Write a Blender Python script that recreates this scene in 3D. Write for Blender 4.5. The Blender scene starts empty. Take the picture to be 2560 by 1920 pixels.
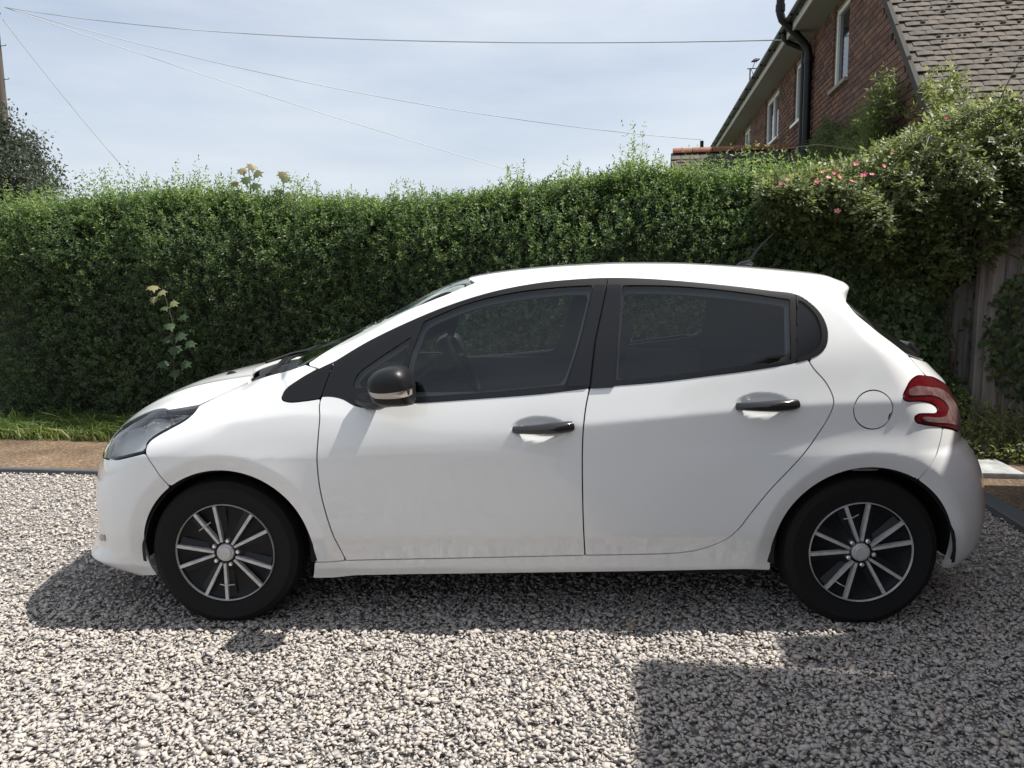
import bpy, math, random
import numpy as np
R=math.radians
sc=bpy.context.scene; col=sc.collection
rng=np.random.default_rng(7); random.seed(7)
# ------------------------------------------------------------------ camera, sky, sun, exposure
CAM_H=1.3646
cam=bpy.data.cameras.new('camera'); cam.sensor_width=36; cam.lens=36*1910/2560; cam.clip_end=3000; cam.clip_start=.05
camo=bpy.data.objects.new('camera',cam); col.objects.link(camo); sc.camera=camo
camo.location=(0,0,CAM_H); camo.rotation_mode='XYZ'
from mathutils import Matrix, Vector
camo.rotation_euler=(Matrix.Rotation(R(90-7.5),4,'X')@Matrix.Rotation(-R(.737),4,'Z')).to_euler()
SUN=Vector((.575,.012,1.0)).normalized()
sun=bpy.data.lights.new('sun','SUN'); sun.energy=5.0; sun.angle=R(.55); sun.color=(1,.955,.88)
suno=bpy.data.objects.new('sun',sun); col.objects.link(suno); suno.location=(20,2,30)
suno.rotation_euler=SUN.to_track_quat('Z','Y').to_euler()
w=bpy.data.worlds.new('World'); sc.world=w; w.use_nodes=True
nt=w.node_tree; N=nt.nodes; L=nt.links
bg=N['Background']; sky=N.new('ShaderNodeTexSky'); sky.sky_type='NISHITA'; sky.sun_disc=False
sky.sun_elevation=math.asin(SUN.z); sky.sun_rotation=math.atan2(SUN.x,SUN.y)
sky.air_density=1.0; sky.dust_density=3.0; sky.ozone_density=1.2; sky.altitude=50
# thin high cloud veil over the clear sky
tc=N.new('ShaderNodeTexCoord'); mp=N.new('ShaderNodeMapping'); mp.inputs['Scale'].default_value=(1.1,1.1,5.0); mp.inputs['Rotation'].default_value=(0,.12,.5)
nz=N.new('ShaderNodeTexNoise'); nz.inputs['Scale'].default_value=1.7; nz.inputs['Detail'].default_value=6; nz.inputs['Roughness'].default_value=.55
cr=N.new('ShaderNodeValToRGB'); cr.color_ramp.elements[0].position=.34; cr.color_ramp.elements[0].color=(.46,.46,.46,1); cr.color_ramp.elements[1].position=.72; cr.color_ramp.elements[1].color=(.97,.97,.97,1)
mx=N.new('ShaderNodeMix'); mx.data_type='RGBA'
L.new(tc.outputs['Generated'],mp.inputs['Vector']); L.new(mp.outputs[0],nz.inputs['Vector']); L.new(nz.outputs['Fac'],cr.inputs[0])
L.new(cr.outputs[0],mx.inputs['Factor']); L.new(sky.outputs[0],mx.inputs['A']); mx.inputs['B'].default_value=(5.25,5.65,6.15,1)
L.new(mx.outputs['Result'],bg.inputs['Color']); bg.inputs['Strength'].default_value=.103
vs=sc.view_settings; vs.view_transform='Standard'; vs.look='None'; vs.exposure=.6; vs.gamma=1
sc.cycles.use_denoising=True
sc.cycles.max_bounces=8; sc.cycles.transparent_max_bounces=16
sc.cycles.sample_clamp_indirect=6; sc.cycles.caustics_reflective=False; sc.cycles.caustics_refractive=False
# site frame: hedge, kerb and both houses run along E1; E2 points away from the drive
a_=R(-8.8); E1=np.array([math.cos(a_),math.sin(a_),0]); E2=np.array([-math.sin(a_),math.cos(a_),0])
def site(s,t,z=0): return tuple(E1*s+E2*t+np.array([0,0,z]))
# ------------------------------------------------------------------ helpers
def link(o,parent=None):
    col.objects.link(o)
    if parent is not None: o.parent=parent
    return o
def tag(o,label=None,cat=None,group=None,kind=None):
    if label: o['label']=label
    if cat: o['category']=cat
    if group: o['group']=group
    if kind: o['kind']=kind
    return o
def empty(name,loc=(0,0,0),rz=0,parent=None):
    o=bpy.data.objects.new(name,None); o.location=loc; o.rotation_euler=(0,0,rz); o.empty_display_size=.2
    return link(o,parent)
def mesh_np(name,V,F,mats=()):
    """V (n,3); F (m,k) int array (all same k)"""
    V=np.ascontiguousarray(V,dtype=np.float32); F=np.ascontiguousarray(F,dtype=np.int32)
    me=bpy.data.meshes.new(name); m,k=F.shape
    me.vertices.add(len(V)); me.vertices.foreach_set('co',V.ravel())
    me.loops.add(m*k); me.loops.foreach_set('vertex_index',F.ravel())
    me.polygons.add(m); me.polygons.foreach_set('loop_start',np.arange(m,dtype=np.int32)*k)
    me.update(calc_edges=True)
    for x in (mats if isinstance(mats,(list,tuple)) else [mats]): me.materials.append(x)
    return me
def obj_np(name,V,F,mat,parent=None,smooth=False):
    me=mesh_np(name,V,F,mat)
    if smooth: me.polygons.foreach_set('use_smooth',np.ones(len(me.polygons),bool))
    return link(bpy.data.objects.new(name,me),parent)
def obj(name,V,F,mat,parent=None,smooth=False,auto=None):
    me=bpy.data.meshes.new(name); me.from_pydata([tuple(map(float,v)) for v in V],[],[tuple(map(int,f)) for f in F]); me.validate(); me.update()
    me.materials.append(mat)
    if smooth:
        me.polygons.foreach_set('use_smooth',np.ones(len(me.polygons),bool))
        if auto: me.set_sharp_from_angle(angle=R(auto))
    return link(bpy.data.objects.new(name,me),parent)
class MB:
    """collects simple shapes that make ONE part"""
    def __init__(s): s.v=[]; s.f=[]
    def add(s,V,F):
        o=len(s.v); s.v+= [tuple(x) for x in V]; s.f+=[tuple(i+o for i in f) for f in F]; return s
    def box(s,c,d,M=None,bev=0):
        x,y,z=np.array(d)/2
        if bev:
            b=bev; V=[];F=[]
            import bmesh
            bm=bmesh.new(); bmesh.ops.create_cube(bm,size=1); 
            for v in bm.verts: v.co=Vector((v.co.x*d[0],v.co.y*d[1],v.co.z*d[2]))
            bmesh.ops.bevel(bm,geom=bm.edges[:],offset=b,segments=2,affect='EDGES',profile=.6)
            bm.verts.index_update(); V=[tuple(v.co) for v in bm.verts]; F=[[v.index for v in f.verts] for f in bm.faces]; bm.free()
        else:
            V=[(-x,-y,-z),(x,-y,-z),(x,y,-z),(-x,y,-z),(-x,-y,z),(x,-y,z),(x,y,z),(-x,y,z)]
            F=[(0,3,2,1),(4,5,6,7),(0,1,5,4),(1,2,6,5),(2,3,7,6),(3,0,4,7)]
        if M is not None: V=[tuple(M@Vector(v)) for v in V]
        return s.add([(v[0]+c[0],v[1]+c[1],v[2]+c[2]) for v in V],F)
    def tube(s,pts,r,n=8,cap=True,sq=1.0):
        P=[Vector(p) for p in pts]; rs=r if isinstance(r,(list,tuple)) else [r]*len(P)
        V=[];F=[]; up=Vector((0,0,1)); prev=None
        for i,p in enumerate(P):
            d=(P[min(i+1,len(P)-1)]-P[max(i-1,0)]).normalized()
            if prev is None:
                a=d.cross(up); 
                if a.length<1e-3: a=d.cross(Vector((1,0,0)))
                a.normalize()
            else:
                a=(prev-d*prev.dot(d)).normalized()
            prev=a; b=d.cross(a)
            for k in range(n):
                t=2*math.pi*k/n; V.append(p+a*math.cos(t)*rs[i]+b*math.sin(t)*rs[i]*sq)
        for i in range(len(P)-1):
            for k in range(n): F.append((i*n+k,i*n+(k+1)%n,(i+1)*n+(k+1)%n,(i+1)*n+k))
        if cap: F.append(tuple(range(n))[::-1]); F.append(tuple((len(P)-1)*n+k for k in range(n)))
        return s.add(V,F)
    def lathe(s,prof,n=48,axis='y',c=(0,0,0),closed=False):
        V=[];F=[]; m=len(prof)
        for k in range(n):
            t=2*math.pi*k/n
            for r,h in prof:
                if axis=='y': V.append((c[0]+r*math.cos(t),c[1]+h,c[2]+r*math.sin(t)))
                else: V.append((c[0]+r*math.cos(t),c[1]+r*math.sin(t),c[2]+h))
        for k in range(n):
            k2=(k+1)%n
            for j in range(m-1): F.append((k*m+j,k*m+j+1,k2*m+j+1,k2*m+j))
        return s.add(V,F)
    def prism(s,poly,y0,y1):
        """poly in (x,z) extruded along y"""
        n=len(poly); V=[(x,y0,z) for x,z in poly]+[(x,y1,z) for x,z in poly]
        F=[tuple(range(n)),tuple(range(n,2*n))[::-1]]+[(i,i+n,(i+1)%n+n,(i+1)%n) for i in range(n)]
        return s.add(V,F)
    def build(s,name,mat,parent=None,smooth=False,auto=35): 
        o=obj(name,s.v,s.f,mat,parent,smooth,auto)
        import bmesh
        bm=bmesh.new(); bm.from_mesh(o.data); bmesh.ops.recalc_face_normals(bm,faces=bm.faces); bm.to_mesh(o.data); bm.free()
        return o
def fcolor(me,vals,name='tint'):
    """one random value per polygon"""
    a=me.attributes.new(name,'FLOAT','FACE'); a.data.foreach_set('value',np.ascontiguousarray(vals,dtype=np.float32))
# ------------------------------------------------------------------ materials
def mat(name,base=(.5,.5,.5),rough=.5,metal=0,spec=.5,coat=0,coatr=.05):
    m=bpy.data.materials.new(name); m.use_nodes=True; b=m.node_tree.nodes['Principled BSDF']
    b.inputs['Base Color'].default_value=(*base,1); b.inputs['Roughness'].default_value=rough; b.inputs['Metallic'].default_value=metal
    b.inputs['Specular IOR Level'].default_value=spec; b.inputs['Coat Weight'].default_value=coat; b.inputs['Coat Roughness'].default_value=coatr
    return m
def nodes(m): return m.node_tree.nodes,m.node_tree.links,m.node_tree.nodes['Principled BSDF']
def noise(m,scale,detail=4,rough=.55,coord='Object',vec=None):
    N,L,b=nodes(m); n=N.new('ShaderNodeTexNoise'); n.inputs['Scale'].default_value=scale; n.inputs['Detail'].default_value=detail; n.inputs['Roughness'].default_value=rough
    if vec is None:
        t=N.new('ShaderNodeTexCoord'); L.new(t.outputs[coord],n.inputs['Vector'])
    else: L.new(vec,n.inputs['Vector'])
    return n.outputs['Fac']
def ramp(m,fac,stops):
    N,L,b=nodes(m); r=N.new('ShaderNodeValToRGB'); e=r.color_ramp.elements
    while len(e)<len(stops): e.new(.5)
    for i,(p,c) in enumerate(stops): e[i].position=p; e[i].color=(*c,1) if len(c)==3 else c
    L.new(fac,r.inputs[0]); return r.outputs[0]
def attr(m,name='tint'):
    N,L,b=nodes(m); a=N.new('ShaderNodeAttribute'); a.attribute_name=name; return a.outputs['Fac']
def mixc(m,f,A,B,mode='MIX'):
    N,L,b=nodes(m); x=N.new('ShaderNodeMix'); x.data_type='RGBA'; x.blend_type=mode
    for sk,v in (('Factor',f),('A',A),('B',B)):
        if isinstance(v,(int,float)): x.inputs[sk].default_value=v
        elif isinstance(v,tuple): x.inputs[sk].default_value=(*v,1) if len(v)==3 else v
        else: L.new(v,x.inputs[sk])
    return x.outputs['Result']
def setc(m,c): N,L,b=nodes(m); L.new(c,b.inputs['Base Color']); return m
def bump(m,h,strength=.3,dist=.01):
    N,L,b=nodes(m); u=N.new('ShaderNodeBump'); u.inputs['Strength'].default_value=strength; u.inputs['Distance'].default_value=dist
    L.new(h,u.inputs['Height']); L.new(u.outputs[0],b.inputs['Normal']); return m
def rnd_obj(m):
    N,L,b=nodes(m); o=N.new('ShaderNodeObjectInfo'); return o.outputs['Random']
def glassmat(name,tint,rough=0.0,ior=1.5):
    m=bpy.data.materials.new(name); m.use_nodes=True; N=m.node_tree.nodes; L=m.node_tree.links; N.remove(N['Principled BSDF'])
    t=N.new('ShaderNodeBsdfTransparent'); t.inputs[0].default_value=(*tint,1)
    g=N.new('ShaderNodeBsdfGlossy'); g.inputs['Roughness'].default_value=rough; g.inputs[0].default_value=(1,1,1,1)
    f=N.new('ShaderNodeFresnel'); f.inputs[0].default_value=ior
    x=N.new('ShaderNodeMixShader'); L.new(f.outputs[0],x.inputs[0]); L.new(t.outputs[0],x.inputs[1]); L.new(g.outputs[0],x.inputs[2])
    L.new(x.outputs[0],N['Material Output'].inputs[0]); return m
# ------------------------------------------------------------------ car body surface
def spl(xs,ys):
    """natural-ish monotone-safe cubic (PCHIP) interpolator, linear extrapolation"""
    xs=np.array(xs,float); ys=np.array(ys,float)
    h=np.diff(xs); d=np.diff(ys)/h; n=len(xs); m=np.zeros(n)
    for i in range(1,n-1):
        if d[i-1]*d[i]>0:
            w1=2*h[i]+h[i-1]; w2=h[i]+2*h[i-1]; m[i]=(w1+w2)/(w1/d[i-1]+w2/d[i])
    m[0]=d[0]; m[-1]=d[-1]
    def f(x):
        x=np.asarray(x,float); i=np.clip(np.searchsorted(xs,x)-1,0,n-2)
        t=(x-xs[i])/h[i]; tc=np.clip(t,0,1)
        h00=2*tc**3-3*tc**2+1;h10=tc**3-2*tc**2+tc;h01=-2*tc**3+3*tc**2;h11=tc**3-tc**2
        r=h00*ys[i]+h10*h[i]*m[i]+h01*ys[i+1]+h11*h[i]*m[i+1]
        return r+np.where(t<0,(x-xs[0])*m[0],0)+np.where(t>1,(x-xs[-1])*m[-1],0)
    return f
_spl=spl
def spl(xs,ys):
    f=_spl(xs,ys); g=np.linspace(xs[0]-.6,xs[-1]+.6,6000); t=f(g)
    return lambda x: np.interp(x,g,t)
def smax(a,b,k):
    h=np.maximum(k-np.abs(a-b),0)/k
    return np.maximum(a,b)+h*h*k*.25
def sst(a,b,x):
    t=np.clip((x-a)/(b-a),0,1); return t*t*(3-2*t)
# ---- 1-D curves of the car (metres; x from front axle to the rear, z up) ----
Zc=spl([-1.2,-.80,-.74,-.66,-.56,-.44,-.30,-.16,-.03,.06,.12,.152,.431,.649,.793,.90,1.02,1.2,1.42,1.65,1.85,2.08,2.25,2.42,2.58,2.75,3.0],
       [.20,.60,.70,.778,.842,.897,.941,.974,.996,1.006,1.018,1.046,1.163,1.266,1.340,1.383,1.411,1.434,1.449,1.456,1.453,1.440,1.426,1.408,1.382,1.340,1.28])
crown=spl([-.8,-.5,-.1,.15,.35,.9,1.2,2.4,2.7],[.12,.17,.16,.11,.065,.065,.075,.085,.10])
kws=spl([-.8,-.1,.1,.3,.8,1.05,3],[.03,.06,.22,.20,.16,.0,.0])
Wsec=spl([.10,.19,.235,.275,.33,.38,.50,.62,.70],[.745,.776,.796,.804,.818,.834,.847,.855,.859])
zb=spl([-.6,.3,.77,1.05,1.36,1.77,2.16,2.35,3.1],[.82,.885,.902,.918,.944,.978,1.028,1.06,1.12])
dplan=spl([-.6,-.3,0,.4,.9,1.6,2.2,2.6,3.0],[-.035,-.018,-.008,-.002,0,0,-.002,-.010,-.035])
utaper=spl([.2,1.0,1.8,2.3,2.6,2.9],[.0,0,0,-.015,-.045,-.10])
zcrease=spl([-.4,-.12,.1,.33,.6,.9,1.15,1.44,2.0,2.4,2.65,3.0],[.80,.822,.842,.868,.85,.80,.795,.825,.872,.900,.905,.905])
acrease=spl([-.5,-.15,.15,.42,.75,1.1,1.5,2.2,2.7,3.0],[.0,.006,.009,.005,.0015,.002,.008,.010,.010,.004])
Xt=spl([-.1,.12,.17,.21,.28,.38,.50,.60,.68,.72,.79,.844,.88,.94,.98,1.03,1.10,1.15,1.21,1.262,1.285,1.30,1.33,1.35,1.37,1.6],
       [3.00,3.02,3.11,3.16,3.205,3.224,3.212,3.182,3.132,3.098,3.092,3.083,3.064,3.030,2.990,2.935,2.845,2.762,2.682,2.606,2.577,2.575,2.588,2.578,2.545,2.40])
art=spl([.1,.4,.7,.9,1.1,1.3],[.30,.28,.26,.30,.25,.16])
Xn=spl([-.1,.12,.17,.21,.24,.262,.30,.40,.48,.55,.62,.70,.8,1.0],[-.50,-.55,-.655,-.765,-.805,-.790,-.765,-.765,-.765,-.755,-.735,-.70,-.62,-.3])
arches=((.015,.299,.350),(2.541,.293,.357))
def Wside(x,z):
    b=zb(x); zc=zcrease(x); a=acrease(x)
    low=Wsec(np.minimum(z,.70))
    # upper part: gentle roll-in from crease to belt
    t=np.maximum((z-.70)/(b-.70),0); up=.859-.040*np.where(t<1,np.minimum(t,1)**1.7,1+1.7*(t-1))
    w=np.where(z<.70,low,up)
    d=z-zc; ds=np.sqrt(d*d+.00012)-.011
    w=w+a*np.exp(-ds/np.where(d>0,.075,.060))-a*.5*np.exp(-((d+.13)/.07)**2)
    e=.010+.045*sst(2.2,2.7,x); d=z-b; g=e*np.logaddexp(0,d/e)
    w=w-np.maximum(.275-.068/(b-.70),-.03)*g-.36*g*g+utaper(x)*sst(0,.35,g)
    w=w+dplan(x)
    for cx,cz,R in arches:
        r=np.hypot(x-cx,z-cz)
        fade=sst(.18,.34,z)
        q=r-R-.060; qs=np.sqrt(q*q+.00007)-.0084
        w=w+fade*np.where(q>0,.015*np.exp(-qs/.11),.015-.020*np.minimum(qs/.060,1.3))
    return w
# door handle cups (x,z,ax,az)
cups=((1.275,.808,.115,.050),(2.125,.893,.115,.050))
def F(p):
    x,y,z=p[...,0],np.abs(p[...,1]),p[...,2]
    xs=x-kws(x)*1.25*y**2.6
    c=crown(x)
    zt=Zc(xs)-c*1.2*y**2.6+.007*np.exp(-((y-.50-.10*np.clip(x,-.5,.1))/.045)**2)*sst(-.62,-.35,x)*sst(.10,-.02,x)+.026*np.exp(-((x-.15)/.095)**2)*sst(.36,.56,y)
    e=.01
    gx=(Zc(xs+e)-Zc(xs-e))/(2*e)
    top=(z-zt)/np.sqrt(1+gx*gx)
    # flat of the side dented for handles
    W=Wside(x,z)
    for hx,hz,ax,az in cups:
        q=((x-hx)/ax)**2+((z-hz)/az)**2
        W=W-.013*sst(1.0,.0,q)
    side=(y-W)/np.sqrt(1+.23*(z>zb(x)))
    ktop=.05+.07*sst(.25,-.2,x)+.05*sst(.85,1.2,x)
    f=smax(top,side,ktop)
    fr=(Xn(z)+.32*(y/.86)**2.6-x)*.85
    f=smax(f,fr,.10)
    re=(x-(Xt(z)-art(z)*(y/.82)**3.4))*.85
    f=smax(f,re,.06+.04*sst(1.0,.6,z))
    return f
def grad(p,e=2e-4):
    g=np.stack([(F(p+e*v)-F(p-e*v))/(2*e) for v in np.eye(3)],-1)
    return g/np.maximum(np.linalg.norm(g,axis=-1,keepdims=True),1e-9)
def newton(p,n=4):
    for _ in range(n):
        e=2e-4
        g=np.stack([(F(p+e*v)-F(p-e*v))/(2*e) for v in np.eye(3)],-1)
        p=p-(F(p)/np.maximum((g*g).sum(-1),.05))[...,None]*g
    return p
def hit(o,d,tmax,n=400,t0=0.):
    """first crossing outside->inside along rays"""
    o=np.broadcast_to(o,d.shape)
    ts=np.linspace(t0,tmax,n); lo=np.full(len(d),np.nan); hi=lo.copy()
    fp=F(o+d*ts[0]); 
    for i in range(1,n):
        f=F(o+d*ts[i]); m=np.isnan(lo)&(fp>0)&(f<=0); lo[m]=ts[i-1]; hi[m]=ts[i]; fp=f
    for _ in range(30):
        mid=(lo+hi)/2; f=F(o+d*mid[:,None]); i=f<=0; hi=np.where(i,mid,hi); lo=np.where(i,lo,mid)
    return o+d*hi[:,None]
def grid(nx=250,nf=90,nt=150,xA=.05,xB=2.45,zs=.60):
    """quarter-shell by rays from an inner spine; rows follow the shoulder crease and the belt line"""
    fr=np.linspace(0,np.pi/2,nf,endpoint=False)
    cols=np.array([(xA,a) for a in fr]+[(x,np.pi/2) for x in np.linspace(xA,xB,nx)]+[(xB,np.pi-a) for a in fr[::-1]])
    xq=np.where(cols[:,1]<np.pi/2-1e-6,xA-.35*np.cos(cols[:,1]),np.where(cols[:,1]>np.pi/2+1e-6,xB-.35*np.cos(cols[:,1]),cols[:,0]))
    tc=np.arctan2(zcrease(xq)-zs,.865); tb=np.arctan2(zb(xq)+.01-zs,.835)
    n1=int(nt*.40); n2=int(nt*.14); n3=nt-n1-n2
    lo=np.radians(-32.)
    T=np.concatenate([lo+(tc-lo)[:,None]*np.linspace(0,1,n1,endpoint=False),tc[:,None]+(tb-tc)[:,None]*np.linspace(0,1,n2,endpoint=False),tb[:,None]+(np.pi/2-tb)[:,None]*np.linspace(0,1,n3)],1)
    ph=cols[:,1][:,None]
    d=np.stack([-np.cos(ph)*np.cos(T),-np.sin(ph)*np.cos(T),np.sin(T)+0*ph],-1)
    o=np.zeros_like(d); o[...,0]=cols[:,0][:,None]; o[...,2]=zs
    lo=np.zeros(d.shape[:2]); hi=np.full(d.shape[:2],2.2); found=np.zeros(d.shape[:2],bool)
    ts=np.linspace(.2,2.2,46)
    for t in ts:
        f=F(o+d*t); m=(~found)&(f>0); hi[m]=t; lo[m]=t-.0446; found|=m
    for _ in range(17):
        mid=(lo+hi)/2; f=F(o+d*mid[...,None]); i=f>0; hi=np.where(i,mid,hi); lo=np.where(i,lo,mid)
    p=o+d*((lo+hi)/2)[...,None]
    p[:,-1,1]=0
    n,m=p.shape[:2]
    idx=np.arange(n*m).reshape(n,m)
    a,b,c,e=idx[:-1,:-1],idx[1:,:-1],idx[1:,1:],idx[:-1,1:]
    T1=np.stack([a,b,c],-1).reshape(-1,3); T2=np.stack([a,c,e],-1).reshape(-1,3)
    return p.reshape(-1,3),np.vstack([T1,T2])
# ------------------------------------------------------------------ SETTING: ground, paths, edging
def sheet(name,pts,z,m,kind='structure'):
    o=obj(name,[site(s,t,z) for s,t in pts],[tuple(range(len(pts)))],m); o['kind']=kind; return o
M_soil=mat('soil_and_turf',(.06,.07,.03),.95); setc(M_soil,ramp(M_soil,noise(M_soil,.35,6,.65),[(.35,(.045,.065,.02)),(.55,(.09,.10,.04)),(.75,(.14,.12,.075))]))
gr=obj('ground',[(-600,-600,-.05),(600,-600,-.05),(600,900,-.05),(-600,900,-.05)],[(0,1,2,3)],M_soil); gr['kind']='structure'
M_bed=mat('gravel_fines',(.2,.19,.18),.95); setc(M_bed,ramp(M_bed,noise(M_bed,85,4,.7),[(.36,(.08,.075,.07)),(.5,(.28,.26,.245)),(.64,(.50,.47,.44))])); bump(M_bed,noise(M_bed,85,4,.7),1,.02)
sheet('gravel_bed',[(-16,-7),(2.14,-7),(2.14,4.99),(-16,4.99)],-.014,M_bed)
M_path=mat('rolled_ballast',(.22,.16,.10),.95)
def _path():
    m=M_path; a=ramp(m,noise(m,48,6,.8),[(.36,(.05,.036,.026)),(.5,(.15,.11,.075)),(.66,(.40,.31,.21))]); b=ramp(m,noise(m,1.6,4,.6),[(.35,(.62,.55,.50)),(.62,(1.15,1.05,.95))])
    setc(m,mixc(m,1.0,a,b,'MULTIPLY')); bump(m,noise(m,48,6,.8),.9,.02)
_path()
sheet('path',[(-16,5.03),(2.19,5.03),(2.19,-7),(2.72,-7),(2.72,3.1),(7,3.1),(7,6.7),(-16,6.7)],-.006,M_path)
M_edge=mat('edging_plastic',(.075,.08,.088),.6); bump(M_edge,noise(M_edge,25,4),.4,.006)
def strip(name,s0,t0,s1,t1,w,z0,z1,label):
    a=np.array([s0,t0]);b=np.array([s1,t1]);d=(b-a)/np.linalg.norm(b-a);n=np.array([-d[1],d[0]])*w/2
    m=MB(); k=max(2,int(np.linalg.norm(b-a)/.5)); q=[]
    for i in range(k+1):
        c=a+(b-a)*i/k; dz=.004*math.sin(i*1.7); r_=.006
        q.append([site(*(c-n),z0),site(*(c-n),z1+dz-r_),site(*(c-n*.8),z1+dz),site(*(c+n*.8),z1+dz),site(*(c+n),z1+dz-r_),site(*(c+n),z0)])
    V=[p for r in q for p in r]; F=[]
    for i in range(k):
        for j in range(5): F.append((i*6+j,i*6+j+1,(i+1)*6+j+1,(i+1)*6+j))
    F+= [tuple(range(6)),tuple(k*6+j for j in range(6))[::-1]]
    o=m.add(V,F).build(name,M_edge); return tag(o,label,'edging')
strip('edging_strip',-14,5.01,2.10,5.01,.05,-.05,.028,'long grey edging strip between gravel and brown path behind the car')
strip('edging_strip',2.165,5.03,2.165,-6,.13,-.05,.035,'short dark edging strip beside the gravel at the right behind the rear bumper')
M_slab=mat('weathered_slab',(.45,.46,.46),.9); setc(M_slab,ramp(M_slab,noise(M_slab,9,7,.7),[(.3,(.14,.14,.135)),(.5,(.28,.285,.285)),(.75,(.42,.43,.435))])); bump(M_slab,noise(M_slab,30,5),.4,.01)
for s0,s1,lb in ((1.35,2.02,'grey weathered paving slab mostly hidden behind the rear of the car'),(2.03,2.68,'grey weathered paving slab in front of the shrubs at the right edge')):
    m=MB().box((0,0,0),(s1-s0,.45,.05),bev=.008); o=m.build('paving_slab',M_slab,None,True,30); o.location=site((s0+s1)/2,5.78,.008); o.rotation_euler=(0,0,a_); tag(o,lb,'slab')
# road beyond the hedge
M_road=mat('asphalt',(.12,.12,.12),.9); setc(M_road,ramp(M_road,noise(M_road,40,4,.7),[(.35,(.17,.165,.17)),(.65,(.28,.275,.28))]))
sheet('road',[(-200,12),(-1.5,12),(-1.5,19),(-200,19)],-.03,M_road)
M_verge=mat('dry_verge',(.3,.26,.16),.95); setc(M_verge,ramp(M_verge,noise(M_verge,25,5,.7),[(.35,(.16,.17,.07)),(.6,(.40,.33,.21))]))
sheet('verge',[(-60,7.9),(-5.7,7.9),(-5.7,11.95),(-60,11.95)],-.03,M_verge)
# ------------------------------------------------------------------ gravel stones
import bmesh
M_stone=mat('limestone_chippings',(.4,.38,.35),.85)
def _st():
    m=M_stone; c=ramp(m,attr(m),[(0,(.21,.20,.20)),(.16,(.31,.29,.28)),(.42,(.415,.38,.357)),(.70,(.485,.448,.415)),(.88,(.48,.41,.33)),(.95,(.62,.60,.57)),(1,(.33,.25,.20))])
    n=ramp(m,noise(m,150,4,.7),[(.3,(.78,.78,.78)),(.7,(1.08,1.08,1.08))]); setc(m,mixc(m,1.0,c,n,'MULTIPLY')); bump(m,noise(m,220,3,.7),.5,.002)
_st()
def hull(seed,n=12):
    r=np.random.default_rng(seed); p=r.normal(size=(n,3)); p/=np.linalg.norm(p,axis=1,keepdims=True); p*=r.uniform(.82,1.15,(n,1)); p*=np.array([1,r.uniform(.60,.92),r.uniform(.30,.52)])
    bm=bmesh.new(); [bm.verts.new(v) for v in p]; bmesh.ops.convex_hull(bm,input=bm.verts[:]); 
    for v in [v for v in bm.verts if not v.link_faces]: bm.verts.remove(v)
    bmesh.ops.triangulate(bm,faces=bm.faces[:]); bm.verts.index_update(); V=np.array([v.co[:] for v in bm.verts]); F=np.array([[v.index for v in f.verts] for f in bm.faces]); bm.free(); return V,F
def rotm(a,b,c):
    ca,sa,cb,sb,cc,s_=np.cos(a),np.sin(a),np.cos(b),np.sin(b),np.cos(c),np.sin(c)
    return np.stack([np.stack([cc*cb,cc*sb*sa-s_*ca,cc*sb*ca+s_*sa],-1),np.stack([s_*cb,s_*sb*sa+cc*ca,s_*sb*ca-cc*sa],-1),np.stack([-sb,cb*sa,cb*ca],-1)],-2)
def scatter(name,temps,P,Rm,S,tint,m,parent=None):
    """many small pieces as one mesh; temps list of (V,F)"""
    Vs=[];Fs=[];Ts=[];o=0; k=len(temps); n=len(P)
    for j,(V,F) in enumerate(temps):
        ix=np.arange(j,n,k)
        if len(ix)==0: continue
        v=np.einsum('nij,vj->nvi',Rm[ix],V)*S[ix][:,None,None]+P[ix][:,None,:]
        Vs.append(v.reshape(-1,3)); f=F[None]+(np.arange(len(ix))*len(V))[:,None,None]+o; Fs.append(f.reshape(-1,3)); Ts.append(np.repeat(tint[ix],len(F))); o+=len(ix)*len(V)
    ob=obj_np(name,np.vstack(Vs),np.vstack(Fs),m,parent); fcolor(ob.data,np.concatenate(Ts)); return ob
def gravel():
    def cloud(n,y0,y1):
        y=rng.uniform(y0,y1,n); x=rng.uniform(-5.3,3.4,n); w=np.stack([x,y],1); s=w@E1[:2]; t=w@E2[:2]
        return w[(s<2.12)&(t<4.98)&(np.abs(x)<.70*y+.75)&(x<3.2)]
    w=np.vstack([cloud(150000,1.0,3.25),cloud(80000,3.25,6.2)]); n=len(w)
    S=np.exp(rng.normal(np.log(.0106),.32,n)); S=np.clip(S,.005,.024)
    P=np.c_[w,rng.uniform(-.005,.006,n)+S*.1-.002]
    Rm=rotm(rng.normal(0,.30,n),rng.normal(0,.30,n),rng.uniform(0,6.283,n))
    u=np.clip(.08+.9*rng.beta(2.6,2.2,n),0,1)
    o=scatter('gravel',[hull(i,7+i%3) for i in range(40)],P,Rm,S,u,M_stone); tag(o,'pale crushed limestone gravel covering the drive','gravel',None,'stuff'); print('stones',n,len(o.data.polygons))
gravel()
# a few loose bits on the gravel
M_dry=mat('dry_leaf',(.22,.12,.05),.8)
gp=np.array([.86*.36,2.72]); 
V=[(0,0,.012),(.022,.010,.020),(.045,.0,.028),(.022,-.014,.016),(.03,.012,.03)]
lf=MB().add([(0,0,.0),(.018,.014,.010),(.042,.004,.016),(.020,-.014,.004),(.0,0,.002),(.018,.014,.012),(.042,.004,.018),(.020,-.014,.006)],[(0,1,2),(0,2,3),(4,6,5),(4,7,6),(0,4,5,1),(1,5,6,2),(2,6,7,3),(3,7,4,0)]).build('fallen_leaf',M_dry); lf.location=(.44,2.86,.018); lf.scale=(.8,.8,.8); tag(lf,'curled brown leaf lying on the gravel below the sill','leaf')
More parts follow.
